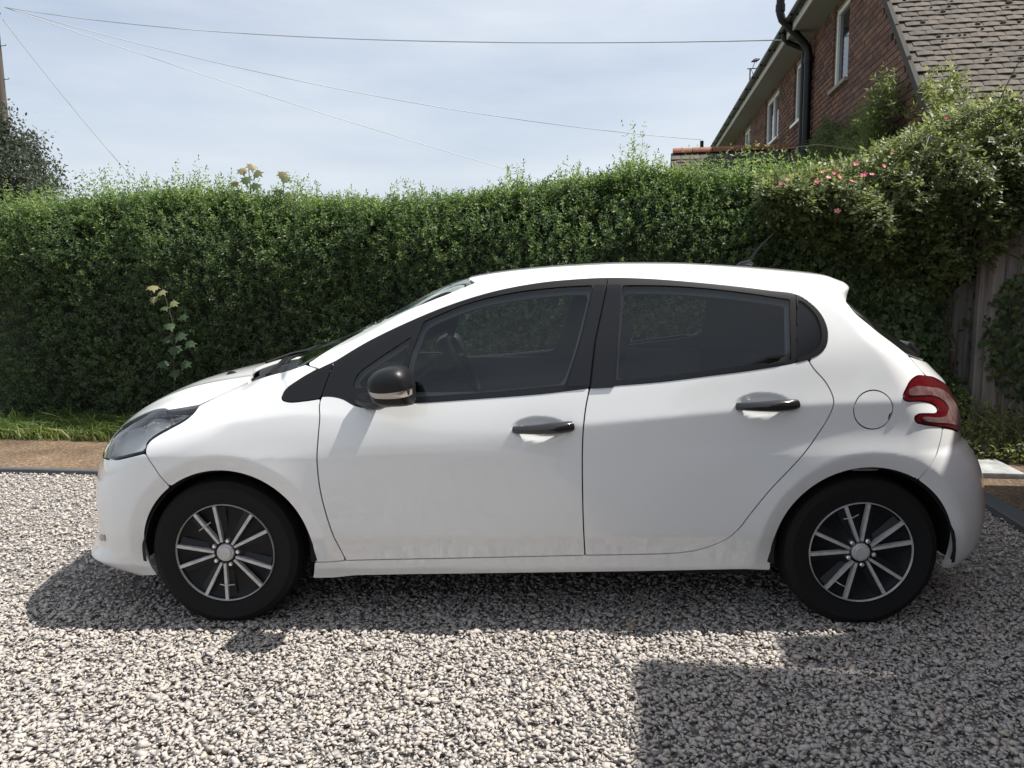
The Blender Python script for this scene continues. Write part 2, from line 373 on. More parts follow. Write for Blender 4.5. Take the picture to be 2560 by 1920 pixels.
# ------------------------------------------------------------------ leaves
def leafmat(name,stops,trans=.28,rough=.42,spec=.5):
    m=mat(name,(.05,.1,.03),rough,0,spec); N,L,b=nodes(m); c=ramp(m,attr(m),stops); setc(m,c)
    tr=N.new('ShaderNodeBsdfTranslucent'); hs=N.new('ShaderNodeHueSaturation'); hs.inputs['Saturation'].default_value=1.1; hs.inputs['Value'].default_value=1.9; L.new(c,hs.inputs['Color']); L.new(hs.outputs[0],tr.inputs[0])
    x=N.new('ShaderNodeMixShader'); x.inputs[0].default_value=trans; L.new(b.outputs[0],x.inputs[1]); L.new(tr.outputs[0],x.inputs[2]); L.new(x.outputs[0],N['Material Output'].inputs[0]); return m
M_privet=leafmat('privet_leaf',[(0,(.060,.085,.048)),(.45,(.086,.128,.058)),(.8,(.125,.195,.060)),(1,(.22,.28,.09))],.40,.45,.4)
M_rose=leafmat('rose_leaf',[(0,(.080,.100,.050)),(.5,(.125,.152,.058)),(.85,(.18,.21,.07)),(1,(.24,.24,.085))],.42,.45,.32)
M_ivy=leafmat('ivy_leaf',[(0,(.040,.065,.030)),(.6,(.075,.11,.042)),(1,(.14,.17,.06))],.25,.5,.3)
M_maple=leafmat('sycamore_leaf',[(0,(.028,.055,.024)),(.5,(.06,.10,.035)),(.8,(.20,.22,.10)),(1,(.24,.19,.10))],.30,.5)
M_treeleaf=leafmat('tree_leaf',[(0,(.045,.055,.042)),(.6,(.085,.10,.070)),(1,(.15,.16,.11))],.3,.5,.3)
M_grass=leafmat('grass_blade',[(0,(.05,.09,.02)),(.6,(.11,.17,.04)),(.85,(.22,.24,.08)),(1,(.36,.31,.16))],.35,.5)
M_stem=mat('stem',(.07,.055,.035),.9)
def unit(v): return v/np.maximum(np.linalg.norm(v,axis=-1,keepdims=True),1e-9)
def leaves(name,P,A,Nn,Ln,Wd,tint,m,parent=None,fold=.22):
    """P base, A axis, Nn approx normal, length, width: a folded blade of four triangles (two shorter ones keep the tip pointed)"""
    A=unit(A); B=unit(np.cross(A,Nn)); C=np.cross(B,A); n=len(P); L_=Ln[:,None]; W=Wd[:,None]
    tip=P+A*L_-C*L_*.10; l=P+A*L_*.45+B*W*.5+C*W*fold; r=P+A*L_*.45-B*W*.5+C*W*fold
    V=np.stack([P,l,tip,r],1).reshape(-1,3); i=(np.arange(n)*4)[:,None]
    F=np.concatenate([i+np.array([0,2,1]),i+np.array([0,3,2])],1).reshape(-1,3)
    o=obj_np(name,V,F,m,parent); fcolor(o.data,np.repeat(tint,2)); return o
def twigs(P,D,length,pairs,ln,wd,r):
    """opposite leaf pairs along short shoots -> arrays for leaves()"""
    n=len(P); D=unit(D); ref=unit(np.cross(D,r.normal(size=(n,3)))); ref2=np.cross(D,ref)
    oP=[];oA=[];oN=[];oL=[];oI=[]
    for k in range(pairs):
        f=(k+.6)/pairs; base=P+D*(length*f)[:,None]; sd=ref if k%2==0 else ref2
        sz=ln*(.75+.35*math.sin(math.pi*min(1,f*.8+.15)))
        for sg in (-1,1):
            A=unit(sd*sg*r.uniform(.7,1.1,(n,1))+D*r.uniform(.35,.9,(n,1))+r.normal(0,.18,(n,3)))
            oP.append(base);oA.append(A);oN.append(unit(D+r.normal(0,.35,(n,3))));oL.append(sz*r.uniform(.7,1.2,n));oI.append(np.arange(n))
    oP.append(P+D*length[:,None]);oA.append(D+r.normal(0,.2,(n,3)));oN.append(ref);oL.append(ln*.7*np.ones(n));oI.append(np.arange(n))
    return [np.concatenate(x) for x in (oP,oA,oN,oL,oI)]
sw=lambda s,t,z: np.outer(s,E1)+np.outer(t,E2)+np.outer(z,[0,0,1])
htop=lambda s: np.interp(s,[-6.5,-5.7,-4.9,-4.2,-3.1,-2.1,-1.4,-.5,0.0,.8,1.6,2.4],[2.08,2.12,2.17,2.22,2.10,2.05,2.10,2.20,2.27,2.20,2.14,2.10])
def lump(s,z,f=1.,ph=0.):
    return .5*np.sin(s*2.1*f+ph)*np.sin(z*2.6*f+1.3+ph)+.3*np.sin(s*5.3*f+z*3.1*f+ph*2)+.2*np.sin(s*11*f-z*9*f+ph)
def hedge():
    r=np.random.default_rng(21)
    h=empty('hedge',site(-1.6,7,0)); tag(h,'long clipped privet hedge running behind the whole car','hedge'); hl=np.array(h.location)
    # solid dark core added inside the hedge to block light between leaves
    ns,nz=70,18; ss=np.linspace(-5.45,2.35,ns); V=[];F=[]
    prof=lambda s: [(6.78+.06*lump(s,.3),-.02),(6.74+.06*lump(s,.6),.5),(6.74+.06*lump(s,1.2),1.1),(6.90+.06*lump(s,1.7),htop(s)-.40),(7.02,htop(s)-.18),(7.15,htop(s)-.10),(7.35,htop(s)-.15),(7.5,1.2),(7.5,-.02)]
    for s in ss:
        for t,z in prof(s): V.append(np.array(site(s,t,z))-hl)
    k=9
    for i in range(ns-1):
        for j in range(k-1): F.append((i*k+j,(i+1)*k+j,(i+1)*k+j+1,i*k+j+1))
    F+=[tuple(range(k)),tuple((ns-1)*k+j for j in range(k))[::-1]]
    M_in=mat('dark_core',(.024,.030,.018),.95)
    obj('dark_core',V,F,M_in,h)
    MB().box(np.array(site(-6.0,7.1,1.66))-hl,(1.15,.6,.70),Matrix.Rotation(a_,3,'Z'),bev=.12).build('dark_core',M_in,h); MB().box(np.array(site(-5.98,7.15,.7))-hl,(1.0,.6,1.5),Matrix.Rotation(a_,3,'Z'),bev=.12).build('dark_core',M_in,h)
    # front face twigs
    n=24000; s=r.uniform(-6.7,2.5,n); z=.06+(htop(s)-.02)*r.random(n)**.92; dep=r.exponential(.07,n).clip(0,.28)
    t=6.54-.09*lump(s,z)-.04*lump(s*2.3,z*2.3,1,2.)+dep+.26*np.clip((z-1.62)/.60,0,1)**1.5+.10*np.exp(-((z-.1)/.25)**2)
    # left end curls away
    e=np.maximum(0,-6.2-s); t+=e*e*2.5
    edge=-6.08+.10*np.sin(z*7)+.45*np.abs(z-.78)**1.3*-1
    k_=~((s<edge)&(z>.30)&(z<1.30)&(r.random(n)<.97)); s,t,z,dep=s[k_],t[k_],z[k_],dep[k_]; n=len(s)
    D=np.outer(np.ones(n),-E2)*.75+np.outer(np.ones(n),[0,0,1])*r.uniform(.1,1.3,(n,1))+r.normal(0,.45,(n,3))
    tw=twigs(sw(s,t,z),D,r.uniform(.06,.13,n),4,.034,.014,r)
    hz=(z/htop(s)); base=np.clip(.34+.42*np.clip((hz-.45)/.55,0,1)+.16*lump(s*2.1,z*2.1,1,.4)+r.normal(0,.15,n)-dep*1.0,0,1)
    # top and back-of-top twigs
    n2=9000; s2=r.uniform(-6.7,2.5,n2); t2=r.uniform(6.72,7.6,n2); z2=htop(s2)-.10+.06*lump(s2,t2)-.30*np.abs(t2-7.12)**2+r.uniform(-.06,.06,n2)
    D2=np.outer(np.ones(n2),[0,0,1])+r.normal(0,.4,(n2,3)); tw2=twigs(sw(s2,t2,z2),D2,r.uniform(.07,.17,n2),5,.040,.017,r); b2=np.clip(.62+r.normal(0,.16,n2),0,1)
    # tall young shoots
    n3=2600; s3=r.uniform(-6.7,2.5,n3); cl=np.clip(lump(s3*1.7,s3,1,.7)+.5,0,1.3); t3=r.uniform(6.75,7.4,n3); z3=htop(s3)-.12+0*s3
    L3=(.12+.34*cl*r.random(n3)**1.5+.08*r.random(n3)); D3=np.outer(np.ones(n3),[0,0,1])+r.normal(0,.14,(n3,3)); tw3=twigs(sw(s3,t3,z3),D3,L3,7,.042,.018,r); b3=np.clip(.80+r.normal(0,.12,n3),0,1)
    T=[np.concatenate([a,b,c]) for a,b,c in zip(tw[:4],tw2[:4],tw3[:4])]; tint=np.concatenate([base[tw[4]],b2[tw2[4]],b3[tw3[4]]]); tint=np.clip(tint+r.normal(0,.10,len(tint)),0,1)
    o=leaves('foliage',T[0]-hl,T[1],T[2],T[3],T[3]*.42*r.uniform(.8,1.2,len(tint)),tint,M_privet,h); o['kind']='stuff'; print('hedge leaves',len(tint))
    m=MB()
    for q in range(140):
        i=r.integers(0,n3); b=sw(s3[i:i+1],t3[i:i+1],z3[i:i+1])[0]-hl; d=unit(D3[i]); m.tube([b,b+d*L3[i]*.9],[.0025,.0012],4,False)
    for q in range(26):
        s_=r.uniform(-5.4,2.2); b=np.array(site(s_,6.95+r.uniform(-.1,.1),-.03))-hl; m.tube([b,b+np.array([r.normal(0,.1),r.normal(0,.05),.7]),b+np.array([r.normal(0,.2),r.normal(0,.1),1.5])],[.025,.018,.008],6,False)
    o=m.build('stems',M_stem,h); o['kind']='stuff'
hedge()
# ------------------------------------------------------------------ sycamore seedlings growing through the hedge
def maple_leaf(sz):
    pts=[(0,0),(.15,.07),(.48,-.04),(.37,.21),(.64,.40),(.36,.46),(.32,.68),(.13,.72),(0,1.05),(-.13,.72),(-.32,.68),(-.36,.46),(-.64,.40),(-.37,.21),(-.48,-.04),(-.15,.07)]
    V=[(x*sz,0,y*sz) for x,y in pts]+[(0,.05*sz,.38*sz)]
    V=[(x,y-.55*sz*((x/sz)**2+((z/sz)-.3)**2*.6),z) for x,y,z in V]; n=len(pts)
    return V,[(i,(i+1)%n,n) for i in range(n)]
def seedling(loc,leaf_list,stem,label):
    h=empty('sapling',loc); tag(h,label,'sapling','sycamore shoots growing out of the hedge'); m=MB(); m.tube(stem,[.006,.005,.004,.003][:len(stem)],5); m.build('stem',M_stem,h)
    for (dx,dy,dz,sz,rx,ry,rz,tint) in leaf_list:
        V,F=maple_leaf(sz*.80); M=Matrix.Rotation(R(rz),3,'Z')@Matrix.Rotation(R(rx),3,'X')@Matrix.Rotation(R(ry),3,'Y')
        me=mesh_np('leaf',np.array([M@Vector(v) for v in V]),np.array(F),M_maple); fcolor(me,np.full(len(F),tint)); o=link(bpy.data.objects.new('leaf',me),h); o.location=(dx,dy,dz)
rr=random.Random(5)
seedling(site(-4.15,6.33,.05),[(-.06,-.02,1.34,.13,120,10,20,.92),(.05,-.03,1.30,.12,130,-25,-20,.82),(-.05,-.03,1.24,.10,150,5,0,.86),(.14,-.02,1.20,.11,140,-30,-10,.78),(.02,0,1.15,.10,120,30,10,.4),(.22,.0,1.08,.13,130,-40,-20,.1),(.05,0,1.00,.14,125,20,15,.15),(.18,-.02,.92,.15,140,-20,-10,.1),(.02,0,.88,.13,130,40,10,.12),(.26,0,.84,.13,135,-35,0,.1),(.10,-.02,.80,.15,150,5,0,.12),(-.04,0,.66,.14,130,30,15,.1),(.20,0,.66,.13,140,-20,-10,.1),(.08,0,.58,.13,140,10,0,.12)],[(0,.1,0),(.05,.05,.6),(.08,.02,1.0),(.02,-.01,1.33)],'sycamore sapling with two pale leaves growing low in the hedge front')
seedling(site(-3.48,6.85,1.6),[(-.10,0,.86,.12,150,20,10,.95),(.0,0,.90,.12,155,0,30,.93),(.07,0,.84,.14,150,-25,-20,.75),(-.05,-.03,.78,.14,150,10,0,.55),(-.18,0,.74,.10,150,30,10,.92),(.05,-.03,.72,.13,145,-15,0,.4),(-.15,-.03,.66,.12,150,20,0,.6)],[(-.02,0,0),(-.02,0,.5),(-.03,0,.88)],'sycamore shoot with bronze young leaves, the taller of two on the hedge top')
seedling(site(-3.18,6.85,1.6),[(0,0,.82,.12,160,0,10,.95),(.04,0,.78,.13,150,-20,0,.7),(-.06,0,.66,.13,150,25,0,.4),(.07,0,.62,.12,150,-20,-10,.9),(.14,0,.55,.13,150,-25,0,.75),(0,-.03,.52,.12,150,0,0,.5)],[(0,0,0),(0,0,.5),(.0,0,.80)],'sycamore shoot with bronze drooping leaves, the shorter of two on the hedge top')
# ------------------------------------------------------------------ grass at the foot of the hedge
def grass():
    r=np.random.default_rng(3); n=30000; s=r.uniform(-7.5,2.0,n); t=6.12+r.beta(1.8,2.0,n)*.50; cl=np.clip(.5+.5*lump(s,t*3,1.6),0,1)
    k=r.random(n)<(.35+.65*cl); s,t,cl=s[k],t[k],cl[k]; n=len(s); hgt=(.06+.12*r.random(n)+.34*cl*np.clip((t-6.12)/.25,0,1)*r.random(n)**1.6)
    P=sw(s,t,-.01+0*s); d=r.normal(0,.35,(n,3)); d[:,2]=0; A=d+np.array([0,0,1]); w=r.uniform(.003,.007,n)
    side=unit(np.cross(A,r.normal(size=(n,3))))*w[:,None]; mid=P+A*(hgt*.55)[:,None]; tip=P+A*hgt[:,None]*.9+d*(hgt*.8)[:,None]-np.array([0,0,.15])*hgt[:,None]
    V=np.stack([P-side,P+side,mid+side*.7,mid-side*.7,tip],1).reshape(-1,3); i=(np.arange(n)*5)[:,None]
    F=np.concatenate([i+np.array([0,1,2]),i+np.array([0,2,3]),i+np.array([3,2,4])],1).reshape(-1,3)
    o=obj_np('grass',V,F,M_grass); fcolor(o.data,np.repeat(np.clip(.45+r.normal(0,.22,n)+.25*(t<6.2),0,1),3)); tag(o,'strip of rough grass along the foot of the hedge','grass',None,'stuff')
grass()
# ------------------------------------------------------------------ fence, rambling rose, ivy and weeds on the right
M_board=mat('weathered_board',(.2,.19,.18),.9)
def _bd():
    m=M_board; N,L,b=nodes(m); t=N.new('ShaderNodeTexCoord'); mp=N.new('ShaderNodeMapping'); mp.inputs['Scale'].default_value=(30,30,1.6); L.new(t.outputs['Object'],mp.inputs[0])
    g_=noise(m,1.0,6,.65,vec=mp.outputs[0]); c=ramp(m,g_,[(.3,(.11,.10,.092)),(.55,(.25,.23,.215)),(.75,(.38,.355,.335))]); v=ramp(m,rnd_obj(m),[(0,(.75,.75,.78)),(1,(1.15,1.1,1.05))]); setc(m,mixc(m,1.0,c,v,'MULTIPLY')); bump(m,g_,.5,.004)
_bd()
def fence():
    f=empty('fence',site(3.6,6.55,0),a_); tag(f,'grey weathered vertical-board fence under the rambling rose at the right edge','fence'); r=random.Random(2)
    me=None; x=-.78; i=0
    while x<1.6:
        w=.100; m=MB(); m.box((0,0,.93),(.106,.018,1.84),bev=.003)
        if me is None: b=m.build('board',M_board,f); me=b.data
        else: b=link(bpy.data.objects.new('board',me),f)
        b.location=(x,-.05+(i%2)*.019,r.uniform(-.02,.01)); b.rotation_euler=(0,0,r.uniform(-.006,.006)); x+=w; i+=1
    # set-back boards, half hidden by ivy
    x=-1.95
    while x<-.70:
        b=link(bpy.data.objects.new('board',me),f); b.location=(x,.17+(i%2)*.019,r.uniform(-.03,.01)); x+=.1; i+=1
    for px in (-.85,.9): m=MB(); m.box((px,.02,.95),(.075,.075,1.95),bev=.005); m.build('post',M_board,f)
    for z in (.35,1.55): m=MB(); m.box((.4,.0,z),(2.4,.05,.08)); m.box((-1.35,.22,z),(1.0,.05,.08)); m.build('rail',M_board,f)
    m=MB(); m.box((.25,-.10,1.895),(2.3,.30,.018),bev=.004); m.box((.25,-.245,1.865),(2.3,.018,.07)); m.build('capping',mat('dark_felt',(.028,.029,.030),.7),f)
fence()
def rose():
    r=np.random.default_rng(11); h=empty('rose_bush',site(2.7,6.7,0)); hl=np.array(h.location); tag(h,'rambling rose with small pink flowers spilling over the fence','rose bush')
    top=lambda s: np.interp(s,[1.0,1.35,1.7,1.95,2.25,2.45,2.75,3.1,3.5,4.4,5.0],[2.12,2.16,2.22,2.34,2.46,2.62,2.66,2.60,2.50,2.45,2.4])
    low=lambda s: np.interp(s,[1.0,1.4,1.9,2.3,2.7,3.0,3.6,5],[1.85,1.62,1.35,1.25,1.45,1.78,1.86,1.9])
    V=[];F=[]; ss=np.linspace(1.2,5.2,40)
    for s_ in ss:
        for t_,f_ in ((6.72,0.),(6.62+.05*math.sin(s_*9),.3),(6.60+.05*math.sin(s_*7+1),.65),(6.70,.90),(6.95,.93),(7.2,.6),(7.2,0.)): V.append(np.array(site(s_,t_,low(s_)-.15+(top(s_)-low(s_)+.05)*f_))-hl)
    for i in range(39):
        for j in range(6): F.append((i*7+j,(i+1)*7+j,(i+1)*7+j+1,i*7+j+1))
    F+=[tuple(range(7)),tuple(39*7+j for j in range(7))[::-1]]; obj('dark_core',V,F,mat('rose_dark_core',(.014,.018,.009),.95),h)  # dark filler mass added behind the leaves to close gaps to the sky
    # arching canes carry groups of five leaflets
    n=8200; s=r.uniform(1.0,4.8,n); u=r.random(n); z=low(s)+(top(s)-low(s))*u**.85; bul=np.interp(s,[1,2.6,3.2],[.30,.28,.10])*np.sin(np.pi*np.clip(u,0,1))
    t=6.52-bul+.22*lump(s*1.9,z*1.9,1.5)+.30*np.clip(u-.45,0,1)**1.3+r.exponential(.08,n).clip(0,.40)-.10
    c=sw(s,t,z); D=np.outer(np.ones(n),-E2)*r.uniform(.2,1,(n,1))+np.outer(np.ones(n),E1)*.25+np.outer(np.ones(n),[0,0,1])*r.uniform(-.35,.7,(n,1))+r.normal(0,.6,(n,3)); D=unit(D)
    n2=1300; s2=r.uniform(1.0,4.8,n2); t2=r.uniform(6.3,7.3,n2); z2=top(s2)+r.uniform(-.08,.06,n2)-.2*(t2-6.7)**2; c=np.vstack([c,sw(s2,t2,z2)]); D=np.vstack([D,unit(np.outer(np.ones(n2),[0,0,.8])+r.normal(0,.5,(n2,3)))]); u=np.r_[u,np.ones(n2)]; n+=n2
    nr=unit(np.cross(D,r.normal(size=(n,3)))); nr=unit(nr*.5+np.outer(np.ones(n),[0,0,1])*.9-np.outer(np.ones(n),E2)*.5); sd=unit(np.cross(D,nr))
    P=[];A=[];Nn=[];L_=[];I=[]
    for k,(f,sg) in enumerate(((.35,-1),(.35,1),(.7,-1),(.7,1),(1.,0))):
        P.append(c+D*.07*f); A.append(unit(sd*sg+D*(.5 if sg else 1)+r.normal(0,.15,(n,3)))); Nn.append(unit(nr+r.normal(0,.22,(n,3)))); L_.append(r.uniform(.030,.052,n)); I.append(np.arange(n))
    P,A,Nn,L_,I=[np.concatenate(x) for x in (P,A,Nn,L_,I)]
    tint=np.clip(.34+.30*np.clip((u[I]-.45)/.55,0,1)+r.normal(0,.16,n)[I]+r.normal(0,.08,len(I)),0,1)
    o=leaves('foliage',P-hl,A,Nn,L_,L_*.62,tint,M_rose,h,.12); o['kind']='stuff'
    M_cane=mat('rose_cane',(.10,.12,.05),.7); m=MB()
    for q in range(12):
        s0=r.uniform(1.3,4.2); a=np.array(site(s0,6.6,low(s0)*.9))-hl; b=np.array(site(s0+r.uniform(-.4,.4),6.35,top(s0)+.02))-hl; e=np.array(site(s0+r.uniform(-.9,.9),6.15,(low(s0)+top(s0))/2+r.uniform(-.1,.3)))-hl
        m.tube([a,(a+b)/2+np.array([0,-.1,.1]),b,(b+e)/2+np.array([0,-.05,.08]),e],[.006,.005,.004,.003,.002],5,False)
    for s0,z0,ds,dz in ((1.75,2.30,-.75,.02),(2.62,2.62,.16,.36),(3.0,2.60,.2,.26)):
        a=np.array(site(s0,6.2,z0))-hl; b=np.array(site(s0+ds,6.1,z0+dz))-hl; m.tube([a,(a+b)/2+np.array([0,0,.05]),b],[.005,.004,.002],5,False)
    o=m.build('canes',M_cane,h); o['kind']='stuff'
    # each flower is its own part: five petals round a yellow eye
    M_petal=mat('rose_petal',(.62,.10,.20),.6); setc(M_petal,ramp(M_petal,rnd_obj(M_petal),[(0,(.70,.16,.26)),(.5,(.62,.07,.17)),(1,(.78,.30,.36))])); M_eye=mat('rose_eye',(.65,.45,.06),.7)
    V=[];F=[]
    for k in range(5):
        a=2*math.pi*k/5; o_=len(V)
        for q,(rr,aw,hh) in enumerate(((.15,0,0),(.55,-.55,.10),(1.0,-.36,.30),(1.06,0,.24),(1.0,.36,.30),(.55,.55,.10))): V.append((rr*math.cos(a+aw),rr*math.sin(a+aw),hh))
        F+=[(o_,o_+1,o_+2,o_+3),(o_,o_+3,o_+4,o_+5)]
    fm=None; em=None
    for fx in FLOWERS:
        if fm is None: fl=MB().add(V,F).build('flower',M_petal,h,True); fm=fl.data; ey=MB().lathe([(0,.22),(.16,.18),(.26,.05),(.2,0)],8,'z').build('flower_eye',M_eye,fl,True); em=ey.data
        else: fl=link(bpy.data.objects.new('flower',fm),h); ey=link(bpy.data.objects.new('flower_eye',em),fl)
        fl.location=np.array(fx[:3])-hl; k=fx[3]; fl.scale=(k,k,k); fl.rotation_euler=(R(55+r.uniform(-25,25)),r.uniform(-.4,.4),r.uniform(-.6,.6))
FLOWERS=[(2.079, 5.871, 2.102, 0.022), (2.034, 5.878, 2.076, 0.024), (2.292, 5.838, 2.087, 0.02), (2.371, 5.826, 2.112, 0.02), (2.444, 5.814, 2.119, 0.02), (2.409, 5.82, 2.15, 0.018), (2.329, 5.832, 2.158, 0.014), (2.559, 5.797, 2.209, 0.02), (2.619, 5.787, 2.125, 0.026), (2.673, 5.779, 2.126, 0.018), (2.536, 5.8, 2.081, 0.02), (2.75, 5.767, 2.185, 0.016), (2.443, 5.815, 1.867, 0.024), (3.155, 5.705, 2.512, 0.014), (2.801, 5.759, 2.278, 0.01)]
rose()
def ivy_leafset(name,P,Nn,sz,tint,m,parent,r):
    """five-pointed leaves: fan of five triangles"""
    n=len(P); Nn=unit(Nn); A=unit(np.cross(Nn,r.normal(size=(n,3)))); A=unit(A*.5+np.array([0,0,-.9])+r.normal(0,.3,(n,3))); B=unit(np.cross(A,Nn)); C=np.cross(B,A)
    pts=[(0,0),(.55,.15),(.35,.55),(0,1.05),(-.35,.55),(-.55,.15)]
    V=np.stack([P+(B*x+A*y)*sz[:,None]-C*((abs(x)*.25+.1*y)*sz)[:,None] for x,y in pts],1).reshape(-1,3); i=(np.arange(n)*6)[:,None]
    F=np.concatenate([i+np.array(q) for q in ((0,1,2),(0,2,3),(0,3,4),(0,4,5))],1).reshape(-1,3); o=obj_np(name,V,F,m,parent); fcolor(o.data,np.repeat(np.clip(tint,0,1),4)); return o
def ivy():
    r=np.random.default_rng(17); h=empty('ivy',site(2.3,6.5,0)); hl=np.array(h.location); tag(h,'dark ivy climbing over the fence boards right of the hedge','ivy')
    n=5200; s=r.uniform(1.5,3.0,n); z=r.uniform(.15,2.0,n); t=6.66-.22*np.clip(1-np.abs(s-2.15)/.9,0,1)+.10*lump(s*2,z*2,1.2)+r.exponential(.06,n).clip(0,.25)
    k=(s<2.52+.10*np.sin(z*5)+.10*np.sin(z*2+1))|(r.random(n)<.10); s,t,z=s[k],t[k],z[k]
    # creeping patch on the boards at the frame edge
    n3=650; a=r.uniform(0,6.28,n3); q=np.sqrt(r.random(n3)); s3=3.05+.34*q*np.cos(a); z3=.92+.50*q*np.sin(a); t3=6.46+0*s3-r.exponential(.03,n3); s=np.r_[s,s3];t=np.r_[t,t3];z=np.r_[z,z3]
    n4=240; s4=r.uniform(2.7,4.0,n4); z4=1.86-r.exponential(.10,n4); t4=6.30+r.uniform(-.05,.1,n4); s=np.r_[s,s4];t=np.r_[t,t4];z=np.r_[z,z4]
    n=len(s); N_=np.outer(np.ones(n),-E2)+np.outer(np.ones(n),[0,0,.6])+r.normal(0,.45,(n,3))
    o=ivy_leafset('foliage',sw(s,t,z)-hl,N_,r.uniform(.030,.060,n),.35+.25*(z>1.2)+r.normal(0,.18,n),M_ivy,h,r); o['kind']='stuff'
    m=MB()
    for q in range(14):
        s0=r.uniform(1.7,2.6); m.tube([np.array(site(s0,6.62,0))-hl,np.array(site(s0+r.normal(0,.1),6.56,.8))-hl,np.array(site(s0+r.normal(0,.2),6.55,1.7))-hl],[.012,.009,.004],5,False)
    m.tube([np.array(site(2.45,6.35,1.70))-hl,np.array(site(2.75,6.38,1.58))-hl,np.array(site(2.95,6.45,1.50))-hl],[.008,.007,.006],5,False)
    o=m.build('stems',M_stem,h); o['kind']='stuff'
ivy()
def weeds():
    r=np.random.default_rng(19); h=empty('weeds',site(2.45,6.2,0)); hl=np.array(h.location); tag(h,'sunlit tangle of low weeds at the foot of the fence','weeds')
    n=3800; s=r.uniform(1.6,3.6,n); t=r.uniform(5.98,6.45,n); hh=np.interp(s,[1.6,2.1,2.35,2.5,2.75,3.6],[.28,.36,.50,.55,.36,.30])*np.clip((t-5.93)/.25,.3,1); z=hh*r.random(n)**.8
    A=np.outer(np.ones(n),[0,0,.3])+r.normal(0,.7,(n,3)); N_=np.outer(np.ones(n),[0,0,1])+r.normal(0,.6,(n,3)); L_=r.uniform(.025,.06,n)
    o=leaves('foliage',sw(s,t,z)-hl,A,N_,L_,L_*.5,np.clip(.62+r.normal(0,.25,n),0,1),M_rose,h,.1); o['kind']='stuff'
    m=MB()
    for q in range(50):
        s0=r.uniform(1.7,3.3); t0=r.uniform(6.1,6.4); b=np.array(site(s0,t0,0))-hl; m.tube([b,b+np.array([r.normal(0,.05),r.normal(0,.05),.2]),b+np.array([r.normal(0,.14),r.normal(0,.12),r.uniform(.25,.5)])],[.003,.0025,.0015],4,False)
    o=m.build('stems',mat('weed_stem',(.22,.20,.10),.8),h); o['kind']='stuff'
weeds()
# ------------------------------------------------------------------ brick house beyond the hedge
M_brick=mat('brick',(.2,.07,.05),.9)
def _bk():
    m=M_brick; v=ramp(m,rnd_obj(m),[(0,(.085,.045,.036)),(.3,(.135,.068,.048)),(.6,(.168,.086,.058)),(.85,(.20,.105,.072)),(1,(.11,.062,.050))]); n_=ramp(m,noise(m,28,5,.7),[(.3,(.7,.7,.7)),(.7,(1.15,1.15,1.15))]); setc(m,mixc(m,1.0,v,n_,'MULTIPLY')); bump(m,noise(m,60,4),.5,.003)
_bk()
M_brick2=mat('brick_far',(.2,.07,.05),.9)
setc(M_brick2,ramp(M_brick2,attr(M_brick2),[(0,(.085,.045,.036)),(.3,(.135,.068,.048)),(.6,(.168,.086,.058)),(.85,(.20,.105,.072)),(1,(.11,.062,.050))]))
M_mortar=mat('mortar',(.33,.29,.25),.95); setc(M_mortar,ramp(M_mortar,noise(M_mortar,20,5),[(.3,(.20,.175,.15)),(.7,(.36,.32,.28))]))
M_tile=mat('clay_tile',(.16,.12,.10),.9)
def _tl():
    m=M_tile; v=ramp(m,rnd_obj(m),[(0,(.078,.069,.060)),(.5,(.106,.091,.077)),(1,(.130,.107,.088))]); n_=ramp(m,noise(m,14,6,.75),[(.30,(.55,.55,.53)),(.55,(1,1,1)),(.8,(1.25,1.2,1.1))]); setc(m,mixc(m,1.0,v,n_,'MULTIPLY')); bump(m,noise(m,50,5,.7),.6,.004)
_tl()
M_under=mat('roof_underlay',(.05,.042,.036),.95)
M_upvc=mat('white_frame',(.80,.81,.80),.4); M_pane=mat('window_pane',(.02,.024,.03),.05,0,.6)
M_pvc=mat('black_pipe',(.007,.0075,.009),.4,0,.3); M_soffit=mat('soffit_board',(.30,.30,.29),.7); M_fascia=mat('fascia_board',(.50,.50,.48),.6)
M_moss=mat('moss',(.06,.055,.035),1.0); setc(M_moss,ramp(M_moss,noise(M_moss,40,4),[(.3,(.075,.068,.048)),(.7,(.14,.125,.080))]))
